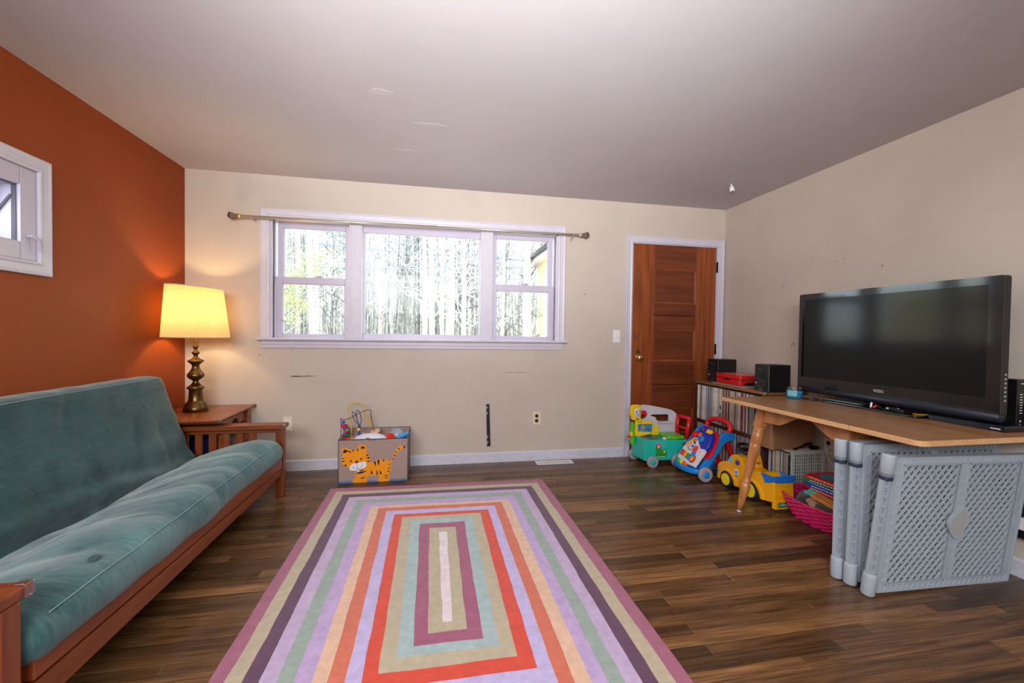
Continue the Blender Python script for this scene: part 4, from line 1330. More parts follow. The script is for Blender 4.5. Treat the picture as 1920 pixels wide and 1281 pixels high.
MB().bar((1.60, -0.26, 0.285), (1.722, -0.25, 0.345), 0.03, 0.022, up=(0, 1, 0)).build('paddle_blade', M('bright_blue_plastic', (20, 150, 214), 0.3), bl, bevel=0.008, seg=3)
MB().cyl((1.60, -0.26, 0.285), (1.55, -0.265, 0.26), 0.008, n=10).build('paddle_handle', M('bright_blue_plastic', (20, 150, 214)), bl)

# ------------------------------------------------------------------ record shelf
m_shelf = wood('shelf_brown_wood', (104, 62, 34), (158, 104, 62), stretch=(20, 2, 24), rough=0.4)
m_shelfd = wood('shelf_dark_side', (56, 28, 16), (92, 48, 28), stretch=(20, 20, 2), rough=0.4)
sf = thing('record_shelf', 'low brown wooden shelf unit packed with record sleeves by the door', 'shelf', (4.52, -0.56, 0))
SX0, SX1, SY0, SY1 = 4.345, 4.70, -0.937, -0.15
MB().prism(rrect(SX0 - 0.01, SX1, -1.0, -0.13, 0.01), (0, 0, 0.715), X, Y, Z * 0.022).build('top_board', m_shelf, sf, bevel=0.003)
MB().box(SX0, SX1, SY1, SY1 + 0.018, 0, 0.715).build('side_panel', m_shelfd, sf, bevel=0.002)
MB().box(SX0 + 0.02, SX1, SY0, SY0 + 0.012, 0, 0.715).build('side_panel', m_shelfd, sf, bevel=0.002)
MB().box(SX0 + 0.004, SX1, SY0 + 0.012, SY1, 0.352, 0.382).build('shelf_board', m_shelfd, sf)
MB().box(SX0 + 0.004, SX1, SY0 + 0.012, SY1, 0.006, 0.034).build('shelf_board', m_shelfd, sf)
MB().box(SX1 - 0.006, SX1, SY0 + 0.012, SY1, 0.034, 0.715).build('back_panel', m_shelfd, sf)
for yy in (-0.15, -0.985):
    MB().prism(rrect(-0.014, 0.02, -0.018, 0.018, 0.006), (SX0, yy, 0.71), X, Y, Z * 0.032).build('corner_guard', m_guard, sf, bevel=0.006, seg=3, label='clear plastic corner guard')
RCOL = [(206, 200, 196), (186, 178, 172), (150, 140, 136), (214, 206, 190), (120, 112, 116), (172, 150, 128), (196, 178, 150), (110, 120, 140), (88, 70, 62), (70, 60, 66), (150, 116, 104), (216, 214, 214), (98, 118, 128), (140, 60, 54), (52, 78, 92), (164, 160, 168), (128, 120, 118)]
rmats = [M('record_sleeve_%d' % i, c, 0.6, var=0.25, vscale=40, stretch=(1, 1, 0.35)) for i, c in enumerate(RCOL)]
rmesh = {}
def record(x, y, z, t_, ci, label, group, dx=0.0):
    key = (ci, t_)
    if key not in rmesh:
        b = MB()
        b.box(0, 0.312, 0, t_, 0, 0.312)
        rmesh[key] = b.mesh('record_sleeve', rmats[ci])
    o = bpy.data.objects.new('record_sleeve', rmesh[key])
    COL.objects.link(o)
    o.location = (x + dx, y, z)
    return tag(o, label, 'record', group)
rd = random.Random(31)
def fill(y_from, y_to, x, z, label, group, cols, skip=None):
    y = y_from
    while True:
        t_ = rd.choice([0.0045, 0.006, 0.006, 0.0075, 0.0095])
        if y - t_ < y_to:
            break
        if not (skip and skip[0] < y - t_ / 2 < skip[1]):
            record(x, y - t_ + 0.0002, z, t_ - 0.0004 if False else t_, rd.choice(cols), label, group, rd.uniform(0, 0.014))
        y -= t_ + 0.0005
light_c = [0, 1, 2, 3, 11, 15, 16, 5, 6, 7, 8, 11, 0, 3]
mix_c = list(range(17))
fill(-0.152, -0.462, 4.352, 0.3825, 'thin record sleeve in the upper shelf row, left of the picture sleeve', 'records on the upper shelf, left part', light_c + [0, 11, 15])
fill(-0.487, -0.922, 4.352, 0.3825, 'thin record sleeve in the upper shelf row, right of the picture sleeve', 'records on the upper shelf, right part', mix_c + [3, 6, 5, 0, 1, 6])
fill(-0.152, -0.922, 4.356, 0.0345, 'thin record sleeve in the lower shelf row behind the toy walker', 'records on the lower shelf', mix_c + [2, 4, 12, 14, 7, 16])
pic = thing('picture_sleeve', 'cream record sleeve with blue and black picture in the upper shelf row', 'record', (4.35, -0.475, 0.3825))
MB().box(4.352, 4.66, -0.486, -0.463, 0.3825, 0.6945).build('sleeve_body', M('cream_sleeve', (216, 204, 176), 0.6), pic)
b = MB().prism([(-0.485, 0.40), (-0.464, 0.40), (-0.464, 0.47), (-0.475, 0.50), (-0.485, 0.485)], (4.352, 0, 0), Y, Z, -X * 0.0006)
b.build('picture_print', M('sleeve_print_blue', (40, 92, 130), 0.6), pic)
MB().prism([(-0.484, 0.51), (-0.466, 0.53), (-0.468, 0.56), (-0.484, 0.54)], (4.352, 0, 0), Y, Z, -X * 0.0006).build('picture_print', M('sleeve_print_black', (36, 28, 28), 0.6), pic)
MB().box(4.352 - 0.0006, 4.352, -0.4865, -0.484, 0.3825, 0.6945).build('spine_stripe', M('sleeve_print_orange', (196, 96, 50), 0.6), pic)

# speakers, record player
m_spk = M('matt_black_speaker', (15, 15, 17), 0.45)
m_cone = M('speaker_cone', (24, 24, 27), 0.55)
m_chr = M('chrome_edge', (180, 184, 190), 0.25, metal=0.9)
def speaker(x, y0, y1, z, label, ln=0.185, h=0.205):
    t = thing('bookshelf_speaker', label, 'speaker', (x + ln / 2, (y0 + y1) / 2, z))
    yc = (y0 + y1) / 2
    MB().prism(rrect(y0, y1, z, z + h, 0.006), (x, 0, 0), Y, Z, X * ln).build('cabinet', m_spk, t, bevel=0.002)
    MB().box(x - 0.0006, x + 0.0008, y0 - 0.0006, y0 + 0.0022, z + 0.004, z + h - 0.004).build('edge_strip', m_chr, t)
    MB().lathe([(0.052, 0.0), (0.056, 0.004), (0.050, 0.004), (0.044, -0.0), (0.018, 0.001), (0.012, 0.004), (0.0, 0.006)], (x, yc, z + 0.07), 26, -X, caps=False).build('woofer', m_cone, t)
    MB().lathe([(0.026, 0.0), (0.027, 0.003), (0.020, 0.001), (0.010, 0.003), (0.0, 0.006)], (x, yc, z + 0.155), 20, -X, caps=False).build('tweeter', m_cone, t)
    MB().ball((x - 0.004, yc + 0.02, z + 0.165), 0.004, 8).build('power_light', m_chr, t)
    MB().cyl((x, yc + 0.05, z + 0.06), (x - 0.01, yc + 0.05, z + 0.06), 0.008, n=12).build('volume_knob', m_chr, t)
    b = MB()
    for k in range(6):
        b.box(x - 0.0006, x + 0.0004, yc + 0.035 - k * 0.009, yc + 0.041 - k * 0.009, z + 0.008, z + 0.013)
    b.build('badge', m_chr, t)
    return t
speaker(4.42, -0.345, -0.205, 0.7375, 'black bookshelf speaker behind the red record player, nearest the door')
speaker(4.352, -1.005, -0.862, 0.7375, 'black bookshelf speaker right of the red player, nearest the candle jar')
m_redp = M('glossy_red_case', (206, 14, 22), 0.3, coat=0.4)
mt_ = thing('glass_mat', 'thin grey slab under the red record player', 'mat', (4.5, -0.55, 0.7375))
MB().prism(rrect(4.345, 4.66, -0.74, -0.36, 0.012), (0, 0, 0.7375), X, Y, Z * 0.008).build('slab', M('grey_slab', (146, 140, 132), 0.25), mt_)
rp_ = thing('record_player', 'closed red suitcase record player between the two black speakers', 'record player', (4.53, -0.5, 0.7455))
px0, px1, py0, py1 = 4.385, 4.655, -0.665, -0.36
MB().prism(rrect(px0, px1, py0, py1, 0.014), (0, 0, 0.7465), X, Y, Z * 0.042).build('case_base', m_redp, rp_, bevel=0.004)
MB().prism(rrect(px0, px1, py0, py1, 0.014), (0, 0, 0.7925), X, Y, Z * 0.036).build('case_lid', m_redp, rp_, bevel=0.005, seg=3)
MB().prism(rrect(px0 + 0.004, px1 - 0.004, py0 + 0.004, py1 - 0.004, 0.012), (0, 0, 0.7885), X, Y, Z * 0.004).build('seam_band', m_black, rp_)
MB().prism(rrect(px0 + 0.03, px1 - 0.03, py0 + 0.03, py1 - 0.03, 0.01), (0, 0, 0.8285), X, Y, Z * 0.0012).build('lid_inset', M('pale_red_panel', (196, 120, 112), 0.25), rp_)
MB().box(px0 - 0.004, px0 + 0.002, -0.54, -0.47, 0.778, 0.794).build('handle', m_black, rp_, bevel=0.003)
b = MB().cut([[(0.0, 0.0), (0.16, 0.0), (0.16, 0.022), (0.03, 0.024), (0.012, 0.012)]], (px0 + 0.035, py0 - 0.0005, 0.748), X, Z, -Y * 0.0015)
b.build('cutout', m_black, rp_)

# crate of records, box on it
m_cr = M('white_crate_plastic', (216, 216, 214), 0.4)
cr = thing('record_crate', 'white plastic grid crate lying on its side, full of records', 'crate', (4.57, -1.05, 0))
cx0, cx1, cy0, cy1, ch = 4.42, 4.70, -1.157, -0.944, 0.338
b = MB()
tk_ = 0.010
for yy in (cy0, cy1 - tk_):
    for xx in (cx0, cx1 - 0.026):
        b.box(xx, xx + 0.026, yy, yy + tk_, 0, ch)
    for zz in (0, ch - 0.026):
        b.box(cx0 + 0.026, cx1 - 0.026, yy, yy + tk_, zz, zz + 0.026)
for zz in (0, ch - 0.012):
    for xx in (cx0, cx1 - 0.02):
        b.box(xx, xx + 0.02, cy0 + tk_, cy1 - tk_, zz, zz + 0.012)
b.build('crate_frame', m_cr, cr)
b = MB()
for k in range(1, 12):                    # near side grid
    xx = cx0 + 0.026 + (cx1 - cx0 - 0.052) * k / 12
    w_ = 0.004 if k % 3 == 0 else 0.002
    b.box(xx - w_, xx + w_, cy0 + 0.001, cy0 + 0.008, 0.026, ch - 0.026)
for k in range(1, 12):
    zz = 0.026 + (ch - 0.052) * k / 12
    w_ = 0.004 if k % 3 == 0 else 0.002
    b.box(cx0 + 0.026, cx1 - 0.026, cy0 + 0.002, cy0 + 0.007, zz - w_, zz + w_)
for k in range(1, 9):                     # top grid
    xx = cx0 + 0.02 + (cx1 - cx0 - 0.04) * k / 9
    b.box(xx - 0.004, xx + 0.004, cy0 + tk_, cy1 - tk_, ch - 0.010, ch - 0.001)
for k in range(1, 7):
    yy = cy0 + tk_ + (cy1 - cy0 - 2 * tk_) * k / 7
    b.box(cx0 + 0.02, cx1 - 0.02, yy - 0.002, yy + 0.002, ch - 0.009, ch - 0.003)
b.build('crate_grid', m_cr, cr)
MB().box(cx0 + 0.02, cx1 - 0.02, cy0 + tk_, cy1 - tk_, 0.001, 0.006).build('crate_side', m_cr, cr)
rd2 = random.Random(5)
y = cy1 - tk_ - 0.001
rs = {}
while True:
    t_ = rd2.choice([0.0045, 0.006, 0.0075, 0.009])
    if y - t_ < cy0 + tk_ + 0.034:
        break
    ci = rd2.choice([0, 1, 3, 6, 5, 10, 11, 2, 9, 13, 8])
    if (ci, t_) not in rs:
        rs[(ci, t_)] = MB().box(0, 0.262, 0, t_, 0, 0.300).mesh('record_sleeve', rmats[ci])
    o = bpy.data.objects.new('record_sleeve', rs[(ci, t_)])
    COL.objects.link(o)
    o.location = (cx0 + 0.004 + rd2.uniform(0, 0.008), y - t_, 0.0068)
    tag(o, 'record sleeve standing inside the white grid crate', 'record', 'records in the white crate')
    y -= t_ + 0.0006
gb = thing('green_box_set', 'dark green box with pale lettering blocks at the near end of the crate', 'box', (4.55, cy0 + 0.028, 0.0068))
MB().box(cx0 + 0.006, cx1 - 0.03, cy0 + tk_ + 0.002, cy0 + tk_ + 0.030, 0.0068, 0.300).build('box_body', M('dark_green_card', (22, 84, 54), 0.6), gb)
b = MB()
for zz in (0.255, 0.20, 0.10, 0.06):
    b.box(cx0 + 0.0052, cx0 + 0.006, cy0 + tk_ + 0.008, cy0 + tk_ + 0.022, zz, zz + 0.028)
b.build('print_block', M('print_black_green', (16, 34, 30), 0.6), gb)
m_card = M('brown_cardboard', (158, 112, 76), 0.8, var=0.06, vscale=6, bump=0.05)
cb = thing('cardboard_box', 'plain brown cardboard box sitting on top of the white crate', 'box', (4.48, -1.03, ch))
cbx = (4.30, 4.655, -1.105, -0.948)
zb0 = ch + 0.0012
MB().box(*cbx, zb0, 0.556).build('carton', m_card, cb, bevel=0.003)
MB().box(cbx[0] - 0.0008, cbx[0] + 0.02, cbx[2] - 0.0008, cbx[2] + 0.012, zb0 + 0.001, 0.555).build('edge_tape', M('tan_parcel_tape', (176, 132, 96), 0.4), cb)
MB().hexa([(4.30, -1.105, 0.556), (4.655, -1.105, 0.556), (4.655, -1.03, 0.556), (4.30, -1.03, 0.556), (4.30, -1.106, 0.5575), (4.655, -1.106, 0.5575), (4.655, -1.03, 0.5575), (4.30, -1.03, 0.5575)]).build('flap', m_card, cb)
fd = thing('dark_folder', 'dark slim folder lying on the cardboard box under the table', 'folder', (4.45, -1.03, 0.558))
MB().box(4.33, 4.63, -1.09, -0.96, 0.5582, 0.575).build('folder_body', M('dark_plum_card', (46, 34, 44), 0.6), fd, bevel=0.002)
MB().box(4.328, 4.333, -1.09, -0.96, 0.560, 0.573).build('folder_spine', M('brown_card', (96, 66, 60), 0.6), fd)
tc_ = thing('teal_bundle', 'small teal bundle on the folder above the cardboard box', 'bundle', (4.42, -1.06, 0.575))
MB().ball((4.44, -1.05, 0.602), (0.06, 0.035, 0.027), 14).build('bundle_cloth', M('teal_cloth', (40, 112, 128), 0.8), tc_)
MB().tube([(4.44 + 0.005 * math.cos(a), -1.05 + 0.037 * math.cos(a), 0.602 + 0.028 * math.sin(a)) for a in [2 * math.pi * i / 16 for i in range(16)]], 0.003, 5, closed=True).build('bundle_tie', M('dark_teal', (20, 60, 70), 0.8), tc_)
pa = thing('power_adapter', 'black power adapter with a thin lead lying on the white crate', 'adapter', (4.6, -1.08, ch))
MB().box(4.60, 4.66, -1.150, -1.112, ch + 0.001, ch + 0.028).build('adapter_block', m_black, pa, bevel=0.006)
MB().tube(smooth_loop([(4.62, -1.13, ch + 0.028), (4.58, -1.125, ch + 0.05), (4.53, -1.13, ch + 0.03), (4.47, -1.135, ch + 0.004)], 5, False), 0.003, 6).build('lead', m_black, pa)
MB().bar((4.46, -1.128, ch + 0.004), (4.60, -1.14, ch + 0.052), 0.018, 0.006).build('plug_bar', m_black, pa)
wc = thing('white_cable', 'thin white cable hanging from the shaded outlet down beside the crate', 'cable', (4.69, -1.18, 0.2))
MB().tube(smooth_loop([(4.705, -1.168, 0.345), (4.69, -1.18, 0.30), (4.70, -1.24, 0.22), (4.69, -1.31, 0.12), (4.66, -1.36, 0.01)], 5, False), 0.003, 6).build('lead', m_plate, wc)
MB().box(4.690, 4.711, -1.183, -1.153, 0.335, 0.36).build('plug', m_plate, wc, bevel=0.003)

# ------------------------------------------------------------------ drop-leaf table
m_tt = wood('table_top_oak_laminate', (146, 98, 58), (176, 126, 80), stretch=(18, 2, 18), rough=0.3, bump=0.03)
m_te = wood('table_pale_edge', (190, 142, 94), (216, 170, 120), stretch=(18, 3, 30), rough=0.35)
m_tl = wood('table_honey_leg', (166, 102, 54), (206, 142, 86), stretch=(22, 22, 3), rough=0.25, bump=0.03)
tbl = thing('drop_leaf_table', 'honey oak drop-leaf table with splayed turned legs under the television', 'table', (4.27, -1.75, 0))
def top(y0, y1, name, near_round):
    x0_, x1_ = 3.83, 4.70
    r_ = 0.035
    if near_round:
        P = [(x0_, y1), (x1_, y1), (x1_, y0)]
        P = [(x1_, y0), (x1_, y1), (x0_, y1)] + [(x0_ + r_ - r_ * math.cos(t_), y0 + r_ - r_ * math.sin(t_)) for t_ in [i * math.pi / 10 for i in range(6)]]
    else:
        P = [(x1_, y0), (x1_, y1), (x0_ + 0.006, y1), (x0_, y1 - 0.006), (x0_, y0)]
    o = MB().prism(P, (0, 0, 0.7155), X, Y, Z * 0.0235).build(name, [m_te], tbl, bevel=0.003)
    MB().prism([(x0_ + 0.004 if abs(a - x0_) < 0.03 and False else max(a, x0_ + 0.0035), min(max(c, y0 + (0.0035 if near_round else 0)), y1 - (0.0 if near_round else 0.0035))) for a, c in P], (0, 0, 0.739), X, Y, Z * 0.0008).build('veneer', m_tt, o)
    return o
top(-2.066, -1.172, 'tabletop', False)
top(-2.374, -2.0685, 'table_leaf', True)
ys_ = [(-1.33, 0.600), (-1.40, 0.606), (-1.45, 0.612), (-1.51, 0.612), (-1.555, 0.632), (-1.61, 0.664), (-1.655, 0.690), (-1.69, 0.698), (-1.725, 0.692), (-1.77, 0.664), (-1.82, 0.634), (-1.86, 0.615), (-1.95, 0.610)]
MB().prism([(-1.33, 0.7145), (-1.95, 0.7145)] + ys_[::-1], (3.968, 0, 0), Y, Z, X * 0.02).build('apron', m_tl, tbl, bevel=0.002)
MB().prism([(-1.33, 0.7145), (-1.95, 0.7145)] + ys_[::-1], (4.57, 0, 0), Y, Z, X * 0.02).build('apron', m_tl, tbl, bevel=0.002)
for yy in (-1.345, -1.985):
    MB().box(3.99, 4.57, yy, yy + 0.02, 0.62, 0.7145).build('apron', m_tl, tbl)
LP = [(0.013, 0.012), (0.019, 0.06), (0.027, 0.13), (0.031, 0.165), (0.031, 0.185), (0.025, 0.196), (0.023, 0.202), (0.026, 0.208), (0.026, 0.214), (0.021, 0.222), (0.022, 0.25), (0.027, 0.34), (0.031, 0.42), (0.033, 0.46), (0.031, 0.463), (0.033, 0.467), (0.034, 0.50), (0.033, 0.535), (0.029, 0.540), (0.032, 0.546), (0.032, 0.552), (0.029, 0.556), (0.032, 0.562), (0.032, 0.568), (0.030, 0.575)]
for fx, fy, tx, ty in ((3.885, -1.298, 3.975, -1.362), (3.885, -1.992, 3.975, -1.945), (4.655, -1.300, 4.585, -1.362), (4.655, -1.992, 4.585, -1.945)):
    a, c = Vector((fx, fy, 0)), Vector((tx, ty, 0.60))
    d = (c - a)
    ax = d.normalized()
    sc_ = d.length / 0.60
    lg = MB().lathe([(rr, hh * sc_) for rr, hh in LP], a, 18, ax).build('leg', m_tl, tbl)
    MB().lathe([(0.012, 0.0), (0.013, 0.012)], a + Vector((0, 0, 0.0012)), 14, ax).build('foot_glide', m_plate, lg)
    p0, p1 = a + ax * (0.572 * sc_), a + ax * (0.7145 / ax.z)
    b = MB()
    b.hexa([p0 + Vector(q) for q in ((-.028, -.028, 0), (.028, -.028, 0), (.028, .028, 0), (-.028, .028, 0))] + [p1 + Vector(q) for q in ((-.031, -.031, 0), (.031, -.031, 0), (.031, .031, 0), (-.031, .031, 0))])
    b.build('leg_block', m_tl, lg, bevel=0.005)

# ------------------------------------------------------------------ television and the things around it
m_bez = M('piano_black_bezel', (10, 10, 13), 0.08, spec=0.6)
m_scr = M('dark_lcd_screen', (14, 15, 17), 0.12, spec=0.25)
m_bar = M('slate_speaker_bar', (40, 42, 54), 0.4, metal=0.3)
TX, TY0, TY1, TZ0, TZ1 = 4.46, -2.252, -1.155, 0.800, 1.4535
tv = thing('television', 'large black flat television standing on the oak table', 'television', (4.5, -1.7, 0.74))
MB().prism(rrect(TY0, TY1, TZ0, TZ1, 0.012), (TX, 0, 0), Y, Z, X * 0.034).prism(rrect(TY0 + 0.12, TY1 - 0.12, TZ0 + 0.06, TZ1 - 0.08, 0.02), (TX + 0.034, 0, 0), Y, Z, X * 0.055).build('housing', M('tv_back_plastic', (20, 20, 23), 0.4), tv, bevel=0.003)
sy0, sy1, sz0, sz1 = TY0 + 0.055, TY1 - 0.030, 0.880, 1.412
MB().cut([rrect(TY0 + 0.001, TY1 - 0.001, TZ0, TZ1 - 0.001, 0.010), [(sy0, sz0), (sy1, sz0), (sy1, sz1), (sy0, sz1)]], (TX + 0.001, 0, 0), Y, Z, -X * 0.012).build('bezel', m_bez, tv)
MB().box(TX - 0.003, TX + 0.002, sy0, sy1, sz0, sz1).build('screen', m_scr, tv)
MB().lathe([(0.02, 0), (0.026, 0.004), (0.026, TY1 - TY0 - 0.006), (0.02, TY1 - TY0 - 0.002)], (TX + 0.008, TY0 + 0.001, 0.796), 20, Y).build('speaker_bar', m_bar, tv)
MB().text('VIZIO', 0.023, (TX - 0.0112, -1.712, 0.845), -Y, Z, -X * 0.001).build('maker_lettering', M('silver_lettering', (206, 208, 212), 0.3, metal=0.3), tv)
b = MB()
for k in range(7):
    b.box(TX + 0.010, TX + 0.022, TY0 - 0.0012, TY0, 0.87 + 0.02 * k, 0.879 + 0.02 * k)
b.build('side_label', M('pale_grey_print', (150, 150, 154), 0.5), tv)
MB().box(TX + 0.025, TX + 0.07, -1.80, -1.60, 0.752, 0.86).build('neck', m_bez, tv)
MB().prism(rrect(4.352, 4.64, -1.985, -1.42, 0.03), (0, 0, 0.7405), X, Y, Z * 0.012).build('stand_base', m_bez, tv, bevel=0.003)

cbx_ = thing('cable_box', 'slim black set-top box with a silver line under the television', 'media box', (4.4, -1.57, 0.7525))
MB().box(4.358, 4.445, -1.70, -1.44, 0.7530, 0.768).build('box_body', m_black, cbx_, bevel=0.003)
b = MB().box(4.3570, 4.358, -1.68, -1.45, 0.7625, 0.7645)
b.build('silver_line', m_chr, cbx_)
b = MB()
for k in range(24):
    b.box(4.37, 4.42, -1.685 + 0.0085 * k, -1.681 + 0.0085 * k, 0.768, 0.7686)
b.build('vent_slots', m_dark, cbx_)
ad = thing('black_adapter', 'small black adapter with a looped lead beside the candle jar', 'adapter', (4.34, -1.37, 0.74))
MB().box(4.325, 4.365, -1.36, -1.325, 0.7402, 0.752).build('adapter_block', m_black, ad, bevel=0.003)
MB().box(4.325, 4.365, -1.412, -1.368, 0.7402, 0.756).build('adapter_block', m_dark, ad, bevel=0.003)
MB().tube(smooth_loop([(4.36, -1.36, 0.748), (4.375, -1.38, 0.765), (4.40, -1.385, 0.79), (4.42, -1.39, 0.80)], 4, False), 0.0025, 6).tube([(4.345, -1.36, 0.745), (4.345, -1.369, 0.745)], 0.0025, 6).build('lead', m_black, ad)
gc = thing('game_controller', 'small black controller with a white button on the television stand', 'controller', (4.38, -1.86, 0.7525))
MB().prism(smooth_loop([(4.365, -1.905), (4.40, -1.90), (4.41, -1.86), (4.40, -1.82), (4.365, -1.815), (4.375, -1.86)], 4), (0, 0, 0.7528), X, Y, Z * 0.018).build('controller_body', m_black, gc, bevel=0.003)
MB().ball((4.366, -1.83, 0.768), 0.005, 8).ball((4.385, -1.87, 0.771), 0.003, 8).build('button', m_plate, gc)
av = thing('audio_cable_plugs', 'loose white and red cable plugs on the television stand', 'cable', (4.37, -1.75, 0.7525))
MB().cyl((4.362, -1.742, 0.7575), (4.372, -1.738, 0.785), 0.005, n=8).build('white_plug', m_plate, av)
MB().cyl((4.362, -1.756, 0.7575), (4.378, -1.762, 0.774), 0.005, n=8).build('red_plug', bead_c['r'], av)
MB().tube(smooth_loop([(4.372, -1.738, 0.785), (4.38, -1.75, 0.78), (4.378, -1.762, 0.774), (4.40, -1.78, 0.757), (4.42, -1.74, 0.756)], 4, False), 0.002, 5).build('lead', m_black, av)
MB().tube(smooth_loop([(4.40, -1.93, 0.756), (4.41, -1.96, 0.756), (4.43, -1.975, 0.757), (4.46, -1.96, 0.757)], 4, False), 0.0025, 5).build('lead', M('yellow_lead', (196, 150, 30), 0.5), av, label='yellow lead')
dp = thing('disc_player', 'flat dark glossy box under the right end of the television', 'media box', (4.5, -2.15, 0.74))
MB().box(4.40, 4.565, -2.30, -2.0, 0.7402, 0.767).build('box_body', M('blue_black_gloss', (12, 16, 30), 0.12), dp, bevel=0.003)
MB().box(4.3995, 4.4, -2.285, -2.25, 0.750, 0.754).build('print', m_plate, dp)
md_ = thing('modem', 'upright black modem with a column of white indicator marks', 'modem', (4.61, -2.16, 0.74))
MB().prism(rrect(4.58, 4.638, 0.7402, 0.970, 0.006), (0, -2.235, 0), X, Z, Y * 0.15).build('modem_body', m_black, md_, bevel=0.002)
b = MB()
for k in range(8):
    b.box(4.600, 4.615, -2.2356, -2.235, 0.81 + 0.0125 * k, 0.8135 + 0.0125 * k)
b.box(4.604, 4.622, -2.2356, -2.235, 0.948, 0.952)
b.box(4.602, 4.610, -2.2356, -2.235, 0.770, 0.777)
b.build('indicator_mark', m_plate, md_)
rb = thing('black_router_box', 'low black box right of the upright modem by the wall', 'router', (4.67, -2.2, 0.74))
MB().box(4.645, 4.71, -2.28, -2.10, 0.7402, 0.845).build('router_body', m_black, rb, bevel=0.003)
MB().cyl((4.70, -2.12, 0.845), (4.705, -2.11, 0.90), 0.004, n=8).build('antenna', m_black, rb)
cj = thing('candle_jar', 'blue candle in a clear glass jar at the left end of the table', 'candle', (4.31, -1.275, 0.74))
cc_ = (4.312, -1.272, 0.7403)
MB().lathe([(0.043, 0.002), (0.048, 0.006), (0.048, 0.052), (0.0, 0.054)], cc_, 28).build('wax', M('blue_wax', (24, 128, 168), 0.3), cj)
MB().lathe([(0.045, 0.0), (0.050, 0.004), (0.050, 0.079), (0.0485, 0.079), (0.0485, 0.056)], cc_, 28, caps=False).build('glass_jar', glass_pane('jar_glass', (0.95, 0.97, 0.97, 1), 0.10), cj)
b = MB()
b.grid(lambda a, c: (cc_[0] + 0.0506 * math.cos(R(178 + 64 * a)), cc_[1] + 0.0506 * math.sin(R(178 + 64 * a)), cc_[2] + 0.018 + 0.036 * c), 12, 2)
b.build('jar_label', M('green_white_label', (120, 186, 196), 0.6, var=0.5, vscale=60), cj)
for a in (0, 2.1, 4.2):
    MB().cyl((cc_[0] + 0.018 * math.cos(a), cc_[1] + 0.018 * math.sin(a), cc_[2] + 0.053), (cc_[0] + 0.018 * math.cos(a), cc_[1] + 0.018 * math.sin(a), cc_[2] + 0.064), 0.0015, n=6).build('wick', m_black, cj)

# ------------------------------------------------------------------ folded grey play-yard gate
m_gate = M('pale_grey_gate_plastic', (164, 174, 184), 0.45, var=0.03, vscale=10)
m_band = M('dark_blue_band', (40, 48, 70), 0.5)
m_plq = M('warm_grey_plaque', (166, 166, 168), 0.5)
gt = thing('play_yard_gate', 'folded pale grey plastic play-yard gate panels leaning under the table', 'gate', (4.2, -2.12, 0))
def clip(p, q, x0, x1, z0, z1):
    t0, t1 = 0.0, 1.0
    dx, dz = q[0] - p[0], q[1] - p[1]
    for P_, Q_ in ((-dx, p[0] - x0), (dx, x1 - p[0]), (-dz, p[1] - z0), (dz, z1 - p[1])):
        if abs(P_) < 1e-9:
            if Q_ < 0:
                return None
        else:
            t_ = Q_ / P_
            if P_ < 0:
                t0 = max(t0, t_)
            else:
                t1 = min(t1, t_)
    return None if t0 >= t1 - 0.02 else ((p[0] + dx * t0, p[1] + dz * t0), (p[0] + dx * t1, p[1] + dz * t1))
